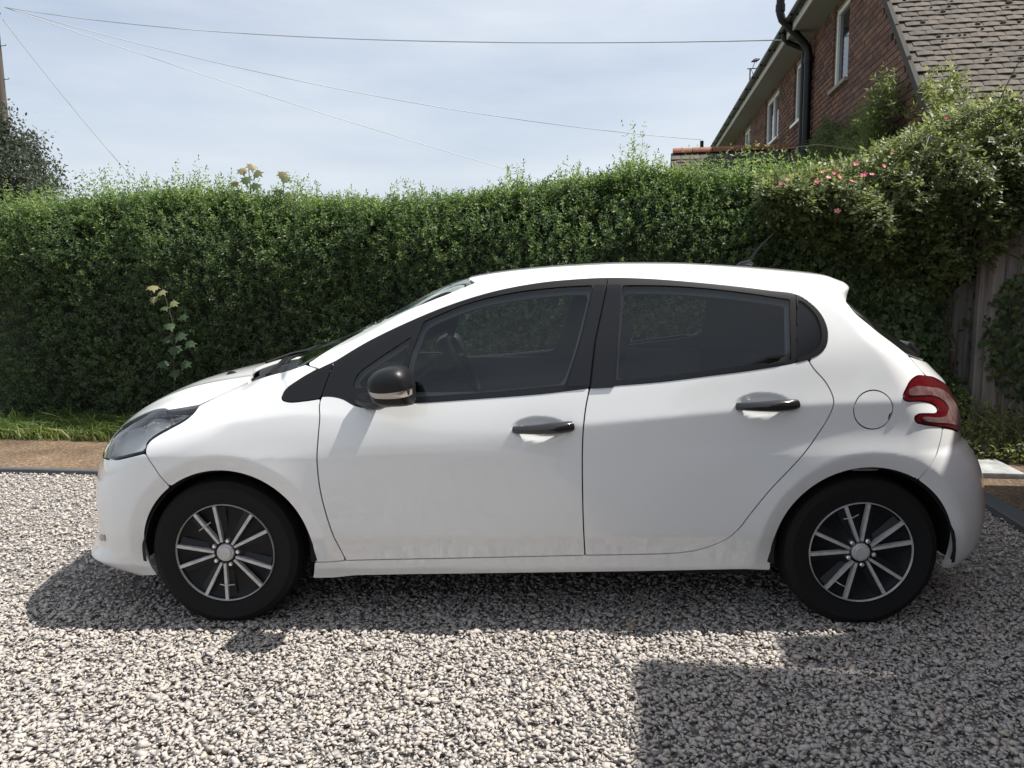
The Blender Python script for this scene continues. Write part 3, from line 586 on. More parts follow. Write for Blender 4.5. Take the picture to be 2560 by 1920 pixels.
def house():
    H_=empty('house',site(4.5,14,0),a_); tag(H_,'red brick house with brown tiled roof beyond the hedge','house')
    # local frame: x = s-4.5, y = t-14
    Lc=lambda s,t,z: (s-4.5,t-14,z)
    SW=2.80; wins=[(10.95,11.72,3.98,5.02),(13.70,14.32,4.02,4.98),(15.75,17.18,4.10,5.0),(19.3,20.35,4.05,4.98)]
    verge=lambda t: 3.43+1.06*(t-8.58)
    ztop=lambda t: min(5.15,verge(t)-.05)
    # wall sheet of mortar with window holes: built from strips between window edges
    cuts=sorted({7.6,10.2,27.,*[w[0] for w in wins],*[w[1] for w in wins]}); m=MB()
    def slab_(t0,t1,z0,z1): 
        m.box(Lc(SW+.104,(t0+t1)/2,(z0+z1)/2),(.20,t1-t0,z1-z0))
    for a,b in zip(cuts[:-1],cuts[1:]):
        if b<=10.2:
            q=[(a,0),(b,0),(b,min(5.15,verge(b)-.05)),(a,verge(a)-.05)]; V=[Lc(SW+.004,t,z) for t,z in q]+[Lc(SW+.2,t,z) for t,z in q]; m.add(V,[(0,1,2,3),(4,7,6,5),(0,4,5,1),(1,5,6,2),(2,6,7,3),(3,7,4,0)]); continue
        w=[w for w in wins if w[0]<=a+1e-6 and w[1]>=b-1e-6]
        if w: slab_(a,b,0,w[0][2]); slab_(a,b,w[0][3],5.15)
        else: slab_(a,b,0,5.15)
    wall=m.build('wall',M_mortar,H_)
    # bricks: the nearest ones single pieces, the rest one joined part
    bm_=MB().box((0,0,0),(.030,.215,.065)).build('brick',M_brick,wall); bme=bm_.data; bpy.data.objects.remove(bm_)
    spots=[]; r=random.Random(4); z=2.0; row=0
    while z<5.12:
        t=7.75+(.1125 if row%2 else 0)
        while t<26.8:
            zt=min(5.15,verge(t-.10)-.06)
            if z<verge(t)-.035 and z<5.13:
                w=[w for w in wins if w[0]-.1075<t<w[1]+.1075 and w[2]-.03<z<w[3]+.03]
                if not w: spots.append((t,z,1.))
                else:
                    w=w[0]
                    for a,b in ((t-.1075,min(t+.1075,w[0]-.006)),(max(t-.1075,w[1]+.006),t+.1075)):
                        if b-a>.03: spots.append(((a+b)/2,z,(b-a)/.215))
            t+=.225
        z+=.075; row+=1
    vis=lambda p: (p[1]>2.62 and p[0]>8.2 and p[1]>2.55+max(0,9.6-p[0])*.45)
    spots.sort(key=lambda p:(not vis(p),p[0])); near=spots[:300]; far=spots[300:]
    for t,z,k in near:
        b=link(bpy.data.objects.new('brick',bme),wall); b.location=Lc(SW-.006+r.uniform(-.002,.002),t,z); b.scale=(1,k,1)
    P=np.array([Lc(SW-.006,t,z) for t,z,k in far]); Rk=np.tile(np.eye(3),(len(P),1,1)); Rk[:,1,1]=[k for t,z,k in far]; bv=np.array([v.co[:] for v in bme.vertices]); bme.calc_loop_triangles(); bf=np.array([l.vertices[:] for l in bme.loop_triangles]); n=len(P)
    o=scatter('brick_courses',[(bv,bf)],P,Rk,np.ones(n),rng.random(n),M_brick2,wall); o['kind']='stuff'
    # windows, set back in their openings
    for k,(t0,t1,z0,z1) in enumerate(wins):
        f=MB(); x=SW+.045; d=.06; fw=.055
        for c,dd in (((t0+fw/2,(z0+z1)/2),(fw,z1-z0)),((t1-fw/2,(z0+z1)/2),(fw,z1-z0)),(((t0+t1)/2,z0+fw/2),(t1-t0,fw)),(((t0+t1)/2,z1-fw/2),(t1-t0,fw))): f.box(Lc(x,c[0],c[1]),(d,dd[0],dd[1]),bev=.006)
        if t1-t0>.9: f.box(Lc(x,(t0+t1)/2,(z0+z1)/2),(d,.07,z1-z0),bev=.006)
        fr=f.build('window',M_upvc,H_)
        g_=MB().box(Lc(x+.01,(t0+t1)/2,(z0+z1)/2),(.012,t1-t0-.04,z1-z0-.04)).build('pane',M_pane,fr)
        MB().box(Lc(SW-.005,(t0+t1)/2,z0-.028),(.13,t1-t0+.10,.05),bev=.006).build('sill',M_upvc if k!=0 else M_mortar,fr)
    # eaves: soffit, fascia, gutter, roof edge
    t0,t1=10.35,27.5; tm=(t0+t1)/2; Lh=t1-t0
    MB().box(Lc(2.63,tm,5.165),(.36,Lh,.02)).build('soffit',M_soffit,H_)
    MB().box(Lc(2.445,tm,5.235),(.022,Lh,.17)).build('fascia',M_fascia,H_)
    g_=MB(); V=[];F=[]; n=9
    for i,t in enumerate((t0,t1)):
        for k in range(n): a=math.pi*k/(n-1); V.append(Lc(2.375-.058*math.cos(a),t,5.31-.058*math.sin(a)))
    F=[(k,k+1,n+k+1,n+k) for k in range(n-1)]; g_.add(V,F)
    t=t0+.3
    while t<t1: g_.box(Lc(2.375,t,5.265),(.125,.03,.03),bev=.004); t+=.9
    g_.build('gutter',M_pvc,H_)
    V=[Lc(2.36,t0,5.34),Lc(2.36,t1,5.34),Lc(5.6,t1,8.0),Lc(5.6,t0,8.0)]; V+=[(a,b,c-.07) for a,b,c in V]
    up=obj('upper_roof',V,[(0,1,2,3),(4,7,6,5),(0,4,5,1),(1,5,6,2),(2,6,7,3),(3,7,4,0)],M_under,H_)
    tm_=MB().box((0,0,0),(.265,.160,.014),bev=.003).build('roof_tile',M_tile,up); tme=tm_.data; bpy.data.objects.remove(tm_)
    sl=math.atan2(8.0-5.34,5.6-2.36); t=t0+.1; ct=0
    while t<26 and ct<95:
        o=link(bpy.data.objects.new('roof_tile',tme),up); o.location=Lc(2.36+.10,t,5.34+.10*math.tan(sl)+.012); o.rotation_euler=(0,-sl,0); t+=.166; ct+=1
    # front roof slope with single tiles
    pitch=math.atan(1.06); s0,s1=2.83,6.2; ta,tb=7.92,11.2; za,zb_=verge(ta)-.03,verge(tb)-.03
    V=[Lc(s0-.02,ta,za),Lc(s1,ta,za),Lc(s1,tb,zb_),Lc(s0-.02,tb,zb_)]; V+=[(a,b,c-.06) for a,b,c in V]
    rf=obj('roof',V,[(0,3,2,1),(4,5,6,7),(0,1,5,4),(1,2,6,5),(2,3,7,6),(3,0,4,7)],M_under,H_)
    Vt=[];
    m=MB(); 
    nx=4
    for i in range(nx+1):
        x=-.0805+.161*i/nx; cam_=.004*(1-(2*i/nx-1)**2)
        for y,zz in ((-.1325,.012+cam_),(.1325,.012+cam_),(-.1325,cam_),(.1325,cam_)): Vt.append((x,y,zz))
    Ft=[]
    for i in range(nx):
        a=i*4; b=a+4; Ft+=[(a,b,b+1,a+1),(a+2,a+3,b+3,b+2),(a,a+2,b+2,b)]
    Ft+=[(0,1,3,2),(nx*4,nx*4+2,nx*4+3,nx*4+1)]
    tl=MB().add(Vt,Ft).build('roof_tile',M_tile,rf,True,30); tlm=tl.data; bpy.data.objects.remove(tl)
    cu,su=math.cos(pitch),math.sin(pitch); r=random.Random(9); cnt=0; far=[]
    for row in range(34):
        dist=.10+row*.0945; x=s0+.06+(.083 if row%2 else 0)
        while x<6.0:
            yy=ta+dist*cu-.0*su; zz=za+dist*su+.030
            if x<4.45 and dist<2.62:
                o=link(bpy.data.objects.new('roof_tile',tlm),rf); o.location=Lc(x,yy,zz+r.uniform(-.004,.004)); o.rotation_euler=(pitch-.11+r.uniform(-.025,.025),r.uniform(-.02,.02),r.uniform(-.012,.012)); cnt+=1
            else: far.append((Lc(x,yy,zz)))
            x+=.1655
    print('front tiles',cnt,'bricks',len(near),'far tiles',len(far))
    tv=np.array([v.co[:] for v in tlm.vertices]); tlm.calc_loop_triangles(); tf=np.array([l.vertices[:] for l in tlm.loop_triangles]); n=len(far); Rm=np.tile(rotm(np.array([pitch-.11]),np.array([0.]),np.array([0.])),(n,1,1))
    M_t2=mat('clay_tile_far',(.13,.108,.09),.9); o=scatter('tile_courses',[(tv,tf)],np.array(far),Rm,np.ones(n),rng.random(n),M_t2,rf); o['kind']='stuff'
    # verge mortar, gutter under the front slope
    m=MB(); m.tube([Lc(s0-.03,ta-.05,za-.02),Lc(s0-.03,tb,zb_+.02)],.045,6); m.build('verge_strip',mat('verge_mortar',(.055,.053,.048),.95),H_)
    m=MB(); m.box(Lc(4.5,ta-.06,za-.05),(3.6,.11,.10),bev=.02); m.box(Lc(4.5,ta+.03,za-.14),(3.6,.02,.16)); m.build('front_gutter',mat('grey_gutter',(.34,.37,.39),.5),H_)
    # moss cushions
    P=[];S=[]; rr=np.random.default_rng(8)
    for q in range(55):
        row=rr.integers(0,27); dist=.01+row*.0945; x=rr.uniform(s0+.1,4.4); P.append(Lc(x,ta+dist*cu-.02,za+dist*su+.055)); S.append(rr.uniform(.010,.028))
    ic=bmesh.new(); bmesh.ops.create_icosphere(ic,subdivisions=2,radius=1); ic.verts.index_update(); iv=np.array([v.co[:] for v in ic.verts])*np.array([1.3,.8,.8]); iv*=1+rr.normal(0,.09,(len(iv),1)); iF=np.array([[v.index for v in f.verts] for f in ic.faces]); ic.free()
    o=scatter('moss',[(iv,iF)],np.array(P),np.tile(rotm(np.array([pitch]),np.array([0.]),np.array([0.])),(len(P),1,1)),np.array(S),rr.random(len(P)),M_moss,rf); o['kind']='stuff'
    # soil stack and rainwater pipe
    m=MB(); m.tube([Lc(2.70,12.9,0),Lc(2.70,12.9,4.82),Lc(2.68,12.9,4.90),Lc(2.62,12.9,4.98),Lc(2.38,12.88,5.24),Lc(2.28,12.86,5.33),Lc(2.25,12.86,5.42),Lc(2.25,12.86,5.55),Lc(2.25,12.86,7.4)],.062,12)
    for z in (3.4,4.72,5.50): m.tube([Lc(2.70 if z<5 else 2.25,12.9 if z<5 else 12.86,z-.05),Lc(2.70 if z<5 else 2.25,12.9 if z<5 else 12.86,z+.05)],.072,12)
    m.build('soil_pipe',M_pvc,H_,True,40)
    m=MB(); m.tube([Lc(2.72,13.35,0),Lc(2.72,13.35,4.95),Lc(2.70,13.35,5.02),Lc(2.46,13.33,5.12),Lc(2.41,13.33,5.17),Lc(2.40,13.33,5.30)],.042,10); m.build('rain_pipe',M_pvc,H_,True,40)
    # low rear wing: ridge tiles and a few courses of tiles, running off the wall
    wz=3.72; tw_=14.6; wp=R(40)
    V=[Lc(.72,tw_,wz-.06),Lc(2.80,tw_,wz-.06),Lc(2.80,tw_-1.3,wz-.06-1.3*math.tan(wp)),Lc(.72,tw_-1.3,wz-.06-1.3*math.tan(wp))]; V+=[(a,b+.9,c-.9*math.tan(wp) if i>1 else c-.05) for i,(a,b,c) in enumerate(V)]
    wr=obj('wing_roof',V[:4]+[Lc(.72,tw_+1.3,wz-.06-1.3*math.tan(wp)),Lc(2.80,tw_+1.3,wz-.06-1.3*math.tan(wp))],[(0,1,2,3),(0,4,5,1),(0,3,4),(1,5,2)],M_under,H_)
    MB().box(Lc(1.80,tw_,1.25),(2.0,2.2,2.5)).build('wing_wall',M_brick2,H_)
    M_ridge=mat('ridge_tile',(.30,.11,.07),.8); setc(M_ridge,ramp(M_ridge,noise(M_ridge,10,5),[(.3,(.20,.075,.05)),(.7,(.34,.135,.09))]))
    rm=None
    for k in range(6):
        x=.92+k*.345
        if rm is None:
            V=[];n=10
            for xx,rr_ in ((-.165,.115),(.165,.108)):
                for q in range(n+1): a=R(-5+190*q/n); V.append((xx,rr_*math.cos(a),rr_*math.sin(a)*.85))
            F=[(q,q+1,n+1+q+1,n+1+q) for q in range(n)]+[tuple(range(n+1)),tuple(range(n+1,2*n+2))[::-1]]
            o=MB().add(V,F).build('ridge_tile',M_ridge,wr,True,50); rm=o.data
        else: o=link(bpy.data.objects.new('ridge_tile',rm),wr)
        o.location=Lc(x,tw_,wz-.055)
    for row in range(7):
        dist=.16+row*.10; x=.80+(.083 if row%2 else 0)
        while x<2.76:
            o=link(bpy.data.objects.new('roof_tile',tlm),wr); o.location=Lc(x,tw_-dist*math.cos(wp),wz-.06-dist*math.sin(wp)+.03); o.rotation_euler=(wp-.11+r.uniform(-.02,.02),0,r.uniform(-.01,.01)); x+=.1655
    MB().tube([Lc(1.385,16.0,3.0),Lc(1.385,16.0,4.11)],.035,8).build('vent_pipe',M_pvc,H_,True,40)
    # TV aerial above the far roof
    m=MB(); m.tube([Lc(3.69,26,6.2),Lc(3.69,26,7.98)],.022,6); m.tube([Lc(3.6,26,7.97),Lc(4.0,26,7.97)],.016,6); m.tube([Lc(3.72,26,7.95),Lc(3.86,26,7.62)],.010,5); m.tube([Lc(3.76,26,7.97),Lc(3.83,26,8.17)],.010,5); m.build('roof_aerial',M_pvc,H_)
    return H_
house()
# crow on the aerial
bd=MB(); bl=np.array(site(3.86,26,8.20))
bd.tube([(-.17,0,-.05),(-.08,0,-.01),(.0,0,.02),(.07,0,.045),(.11,0,.06),(.15,0,.055)],[.012,.045,.058,.045,.032,.006],8); bd.tube([(.02,0,-.03),(.03,0,-.07)],.006,4)
b=bd.build('bird',mat('bird_black',(.02,.02,.024),.6),None,True); b.location=tuple(bl); b.rotation_euler=(0,0,.3); tag(b,'small dark bird perched on the television aerial above the far roof','bird')
# climber on the brick wall
def climber():
    r=np.random.default_rng(29); h=empty('climbing_shrub',site(2.6,10,0)); hl=np.array(h.location); tag(h,'dark green climber hanging on the brick wall beside the black pipes','climber')
    n=3000; t=r.uniform(8.6,12.6,n); zt=np.interp(t,[8.6,9.2,10.4,11.0,11.8,12.6],[3.45,3.25,3.05,3.45,3.30,2.75]); z=1.6+(zt-1.6)*r.random(n)**.7; s=2.72-.28*r.random(n)*np.clip((zt-z)*1.6,.25,1)
    D=np.outer(np.ones(n),-E1)*.7+np.outer(np.ones(n),[0,0,1])*r.uniform(-.5,.5,(n,1))+r.normal(0,.5,(n,3)); tw=twigs(sw(s,t,z),D,r.uniform(.12,.26,n),4,.065,.03,r)
    o=leaves('foliage',tw[0]-hl,tw[1],tw[2],tw[3],tw[3]*.40,np.clip(.22+r.normal(0,.12,len(tw[3]))+.30*(t[tw[4]]<9.6),0,1),M_rose,h,.12); o['kind']='stuff'
    n=700; t=r.uniform(8.2,9.3,n); u=r.random(n); s=2.80+.7*u*r.random(n)+(t-8.2)*.0; z=2.2+.95*r.random(n)*np.exp(-((s-2.80)/.22)**2); D=np.outer(np.ones(n),-E2)*.5+np.outer(np.ones(n),[0,0,1])+r.normal(0,.5,(n,3)); tw=twigs(sw(s,t-.6,z),D,r.uniform(.10,.22,n),4,.06,.03,r)
    o=leaves('foliage',tw[0]-hl,tw[1],tw[2],tw[3],tw[3]*.45,np.clip(.72+r.normal(0,.15,len(tw[3])),0,1),M_rose,h,.12); o['kind']='stuff'
    m=MB()
    for q in range(10): t0=r.uniform(8.8,12); m.tube([np.array(site(2.74,t0,.0))-hl,np.array(site(2.72,t0+r.normal(0,.2),1.7))-hl,np.array(site(2.70,t0+r.normal(0,.3),2.9))-hl],[.02,.014,.006],5,False)
    o=m.build('stems',M_stem,h); o['kind']='stuff'
climber()
# ------------------------------------------------------------------ pole, wires, tree at the far left
M_pole=mat('pole_timber',(.09,.075,.065),.9); M_wire=mat('wire',(.50,.53,.57),.6)
pole=empty('telegraph_pole',(-15.92,25,0)); tag(pole,'tall timber telegraph pole cut by the left edge','telegraph pole')
MB().tube([(0,0,-.1),(0,0,5),(0,0,10.0)],[.17,.145,.115],12).build('pole',M_pole,pole,True,40)
for z in (8.9,7.9,7.0,6.0): MB().tube([(.10,0,z),(.28,0,z+.01),(.29,0,z+.05)],.012,5).build('step_iron',M_pvc,pole)
MB().tube([(0,-.02,9.82),(.22,-.06,9.86)],.05,8).build('terminal_ring',M_pvc,pole)
def cable(a,b,sag,r,label,n=28):
    a=np.array(a);b=np.array(b); P=[a+(b-a)*i/n-np.array([0,0,sag*4*(i/n)*(1-i/n)]) for i in range(n+1)]
    o=MB().tube(P,r,6).build('overhead_wire',M_wire,None,True,60); return tag(o,label,'wire','wires fanning out from the telegraph pole')
cable((-15.56, 25.0, 10.04),(4.43, 12.93, 5.2),0.375,0.0110,'topmost overhead wire crossing the sky to the brick house gutter')
cable((-15.56, 25.0, 10.04),(6.65, 27.25, 6.2),0.575,0.0110,'second overhead wire, sloping down to the low end of the house roof')
cable((-15.56, 25.0, 10.04),(3.05, 30.6, 4.87),0.175,0.0110,'third overhead wire, dipping behind the middle of the hedge')
cable((-15.65, 25.0, 9.68),(-16.11, 35.08, 5.42),0.175,0.0110,'steepest overhead wire, dropping behind the left of the hedge')
def tree():
    r=np.random.default_rng(31); h=empty('tree',(-15.1,22.5,0)); tag(h,'dark bushy tree standing in front of the telegraph pole','tree')
    m=MB(); m.tube([(0,0,-.1),(.05,0,1.5),(0,.1,3),(-.1,0,5)],[.22,.18,.13,.05],10)
    for q in range(9): a=r.uniform(0,6.28); z0=r.uniform(1.6,4); m.tube([(0,0,z0),(.7*math.cos(a),.7*math.sin(a),z0+.6),(1.4*math.cos(a),1.4*math.sin(a),z0+1.3)],[.07,.045,.015],6)
    m.build('trunk',M_stem,h)
    P=[];I=[]
    for c in range(120):
        a=r.uniform(0,6.28); zz=r.uniform(1.3,6.2); rad=np.interp(zz,[1.0,2.5,4.0,5.2,6.4],[1.2,2.2,2.05,1.5,.35])*math.sqrt(r.random()); q=r.normal(0,.27,(330,3)); P.append(q+np.array([rad*math.cos(a),rad*math.sin(a),zz])); I.append(np.full(330,r.normal(0,.10)))
    P=np.vstack(P); I=np.concatenate(I); n=len(P); L_=r.uniform(.08,.14,n)
    o=leaves('crown',P,r.normal(size=(n,3)),r.normal(size=(n,3))+np.array([0,0,.8]),L_,L_*.5,np.clip(.42+I+r.normal(0,.14,n),0,1),M_treeleaf,h,.1); o['kind']='stuff'
tree()
# ------------------------------------------------------------------ the house on this side of the drive: out of frame, seen as its shadow and in the car's windows
def near_house():
    N_=empty('near_house',site(6,-2,0),a_); tag(N_,'brick house casting its shadow over the right-hand gravel, mirrored in the rear window','house')
    Lc=lambda s,t,z: (s-6,t+2,z); M_bw=mat('brick_wall',(.2,.075,.055),.9)
    N,L,b=nodes(M_bw); bt=N.new('ShaderNodeTexBrick'); bt.inputs['Scale'].default_value=1.0; bt.inputs['Brick Width'].default_value=.225; bt.inputs['Row Height'].default_value=.075; bt.inputs['Mortar Size'].default_value=.006; bt.inputs['Color1'].default_value=(.19,.065,.045,1); bt.inputs['Color2'].default_value=(.13,.05,.04,1); bt.inputs['Mortar'].default_value=(.3,.26,.22,1)
    tc_=N.new('ShaderNodeTexCoord'); sp=N.new('ShaderNodeSeparateXYZ'); cb=N.new('ShaderNodeCombineXYZ'); ad=N.new('ShaderNodeMath'); L.new(tc_.outputs['Object'],sp.inputs[0]); L.new(sp.outputs['X'],ad.inputs[0]); L.new(sp.outputs['Y'],ad.inputs[1]); L.new(ad.outputs[0],cb.inputs['X']); L.new(sp.outputs['Z'],cb.inputs['Y']); L.new(cb.outputs[0],bt.inputs['Vector']); L.new(bt.outputs[0],b.inputs['Base Color'])
    m=MB(); m.box(Lc(6.9,-2.0,2.45),(7.6,10.1,4.9)); m.box(Lc(5.6,4.2,1.25),(4.6,2.4,2.5)); m.box(Lc(3.2,3.16,1.85),(1.10,.24,3.7)); m.build('wall',M_bw,N_)  # low wing and thin end block are added to shape the ground shadow
    # main roof, ridge along the drive
    e=2.82; V=[Lc(e,-7.4,4.88),Lc(e,3.15,4.88),Lc(6.9,3.15,8.4),Lc(6.9,-7.4,8.4),Lc(11,3.15,4.88),Lc(11,-7.4,4.88)]
    obj('roof',V,[(0,1,2,3),(3,2,4,5),(1,4,2),(0,3,5)],M_tile,N_)
    V=[Lc(s_,t_,z_) for s_ in (2.95,8) for t_,z_ in ((3.06,2.3),(5.6,2.3),(5.6,2.4),(3.55,3.75),(3.06,3.75))]
    obj('shadow_wing_roof',V,[(0,1,2,3,4),(9,8,7,6,5),(0,5,6,1),(1,6,7,2),(2,7,8,3),(3,8,9,4),(4,9,5,0)],M_tile,N_)  # unseen roof of the added wing, shaped to shade the car's rear bumper
    for t0,t1,z0,z1 in ((-5.2,-3.7,3.4,4.5),(-1.0,.6,3.4,4.5),(-5.2,-3.6,.9,2.2),(-1.2,.6,.9,2.2)):
        f=MB().box(Lc(3.08,(t0+t1)/2,(z0+z1)/2),(.06,t1-t0,z1-z0),bev=.01); f.box(Lc(3.06,(t0+t1)/2,(z0+z1)/2),(.07,.06,z1-z0)); fr=f.build('window',M_upvc,N_)
        for q in (-1,1): MB().box(Lc(3.042,(t0+t1)/2+q*(t1-t0)/4,(z0+z1)/2),(.02,(t1-t0)/2-.14,z1-z0-.14)).build('pane',M_pane,fr)
    MB().box(Lc(2.93,-2.1,4.83),(.26,10.4,.14)).build('fascia',M_upvc,N_)
near_house()
# ------------------------------------------------------------------ THE CAR
# paint with faint road film near the sills
M_paint=mat('white_paint',(.78,.78,.765),.32,0,.5,1.0,.03)
def _paint():
    m=M_paint; N,L,b=nodes(m); t=N.new('ShaderNodeTexCoord'); s=N.new('ShaderNodeSeparateXYZ'); L.new(t.outputs['Object'],s.inputs[0])
    mr=N.new('ShaderNodeMapRange'); mr.inputs[1].default_value=.55; mr.inputs[2].default_value=.16; L.new(s.outputs['Z'],mr.inputs[0])
    n=noise(m,26,7,.75); mu=N.new('ShaderNodeMath'); mu.operation='MULTIPLY'; L.new(mr.outputs[0],mu.inputs[0]); L.new(n,mu.inputs[1])
    f2=N.new('ShaderNodeMath'); f2.operation='MULTIPLY'; f2.inputs[1].default_value=.26; L.new(mu.outputs[0],f2.inputs[0])
    b.inputs['Coat IOR'].default_value=1.6
    setc(m,mixc(m,f2.outputs[0],(.78,.79,.795),(.46,.42,.37)))
    cc=N.new('ShaderNodeMath'); cc.operation='MULTIPLY_ADD'; cc.inputs[1].default_value=.02; cc.inputs[2].default_value=.012; L.new(noise(m,3,3),cc.inputs[0]); L.new(cc.outputs[0],b.inputs['Coat Roughness'])
_paint()
M_black=mat('black_trim',(.008,.008,.009),.4,0,.32)
M_pillar=mat('pillar_cover',(.009,.0095,.012),.25,0,.36)
M_gloss=mat('gloss_black',(.012,.012,.013),.12,0,.5,.6)
M_dark=mat('dark_void',(.006,.006,.006),.9)
M_rubber=mat('rubber',(.009,.009,.009),.8,0,.25); bump(M_rubber,noise(M_rubber,60,3),.15,.002)
M_silver=mat('silver_paint',(.5,.5,.5),.4,.3); setc(M_silver,ramp(M_silver,noise(M_silver,30,5),[(.3,(.44,.43,.42)),(.62,(.58,.575,.57))]))
M_chrome=mat('chrome',(.9,.9,.92),.2,.9)
M_cover=mat('wheel_cover_black',(.006,.0065,.008),.5,0,.25); M_vane=mat('wheel_vane',(.010,.011,.014),.42,0,.3)
M_glass=glassmat('side_glass',(.85,.91,.91),0,1.5)
M_wglass=glassmat('windscreen_glass',(.55,.62,.60))
M_lens=glassmat('lamp_lens',(.95,.95,.92),.02,1.35)
M_red=mat('red_lens',(.085,.0015,.005),.15,0,.5,1.0,.02)
M_clear=mat('clear_lens',(.36,.30,.29),.22,0,.5,1.0,.02)
setc(M_clear,ramp(M_clear,noise(M_clear,22,2),[(.35,(.12,.055,.055)),(.65,(.21,.145,.14))]))
M_refl=mat('lamp_reflector',(.92,.93,.95),.16,.55)
M_interior=mat('interior_trim',(.20,.21,.215),.7)
M_seat=mat('seat_cloth',(.035,.036,.04),.85); bump(M_seat,noise(M_seat,140,2),.3,.002)
M_dash=mat('dashboard',(.03,.031,.034),.6)
M_amber=mat('indicator_lens',(.45,.40,.36),.2,.3,.5,1)

def smooth_poly(pts,step=.012):
    """closed (x,z) outline; a third value 1 marks a sharp corner; runs between corners follow a Catmull-Rom curve"""
    P=[np.array(p[:2],float) for p in pts]; sh=[len(p)>2 for p in pts]; n=len(P); out=[]
    for i in range(n):
        p1,p2=P[i],P[(i+1)%n]; p0=P[i-1] if not sh[i] else 2*p1-p2; p3=P[(i+2)%n] if not sh[(i+1)%n] else 2*p2-p1
        d=np.linalg.norm(p2-p1)
        if d>.6: out.append(p1); continue
        l0=max(np.linalg.norm(p1-p0),1e-6); l2=max(np.linalg.norm(p3-p2),1e-6)
        m1=((p1-p0)/l0*d+(p2-p1))/2*1.0 if not sh[i] else (p2-p1); m2=((p2-p1)+(p3-p2)/l2*d)/2 if not sh[(i+1)%n] else (p2-p1)
        k=max(1,int(d/step))
        for j in range(k):
            t=j/k; out.append((2*t**3-3*t*t+1)*p1+(t**3-2*t*t+t)*m1+(-2*t**3+3*t*t)*p2+(t**3-t*t)*m2)
    return np.array(out)
def sdpoly(X,Zz,poly,band=.10):
    """signed distance (negative inside)"""
    P=np.asarray(poly); Q=np.roll(P,-1,0); d2=np.full(X.shape,1e9); ins=np.zeros(X.shape,bool)
    for (ax,az),(bx,bz) in zip(P,Q):
        ex,ez=bx-ax,bz-az; l=ex*ex+ez*ez+1e-12
        t=np.clip(((X-ax)*ex+(Zz-az)*ez)/l,0,1); dx=X-ax-t*ex; dz=Zz-az-t*ez
        d2=np.minimum(d2,dx*dx+dz*dz)
        c=((az>Zz)!=(bz>Zz))&(X<(bx-ax)*(Zz-az)/(bz-az+1e-15)+ax); ins^=c
    d=np.sqrt(d2); return np.where(ins,-d,d)
def clip(V,T,s):
    """keep s<=0, cutting triangles along s=0; returns V,T,newmask,attributes mapping"""
    i=s<=0; c=i[T].sum(1); full=T[c==3]; part=T[(c==1)|(c==2)]
    if len(part)==0:
        u,inv=np.unique(full,return_inverse=True); return V[u],inv.reshape(-1,3),np.zeros(len(u),bool)
    ip=i[part]; one=(ip.sum(1)==1); odd=np.where(one[:,None],ip,~ip).argmax(1)
    r=np.arange(len(part)); a=part[r,odd]; b=part[r,(odd+1)%3]; d=part[r,(odd+2)%3]
    ed=np.vstack([np.c_[a,b],np.c_[a,d]]); es=np.sort(ed,1); ue,inv=np.unique(es,axis=0,return_inverse=True); inv=inv.ravel()
    p,q=ue[:,0],ue[:,1]; t=(s[p]/(s[p]-s[q]))[:,None]; NV=V[p]*(1-t)+V[q]*t
    n0=len(V); ab=inv[:len(part)]+n0; ad=inv[len(part):]+n0
    tris=[full,np.c_[a,ab,ad][one]]
    m=~one; tris+= [np.c_[ab,b,d][m],np.c_[ab,d,ad][m]]
    T2=np.vstack(tris); V2=np.vstack([V,NV]); new=np.r_[np.zeros(n0,bool),np.ones(len(NV),bool)]
    u,inv=np.unique(T2,return_inverse=True); T2=inv.reshape(-1,3)
    V2=V2[u]; new=new[u]
    ok=(T2[:,0]!=T2[:,1])&(T2[:,1]!=T2[:,2])&(T2[:,0]!=T2[:,2])
    return V2,T2[ok],new
SV,ST=grid(300,104,180)
_nc,_nr=300+2*104,180
_ci=np.unique(np.r_[np.arange(0,_nc,3),_nc-1]); _ri=np.unique(np.r_[np.arange(0,_nr,3),_nr-1])
CI=(np.arange(_nc*_nr).reshape(_nc,_nr)[np.ix_(_ci,_ri)]).ravel()      # every third row and column, for hidden inner layers
_g=np.arange(len(CI)).reshape(len(_ci),len(_ri)); CT=np.vstack([np.stack([_g[:-1,:-1],_g[1:,:-1],_g[1:,1:]],-1).reshape(-1,3),np.stack([_g[:-1,:-1],_g[1:,1:],_g[:-1,1:]],-1).reshape(-1,3)])
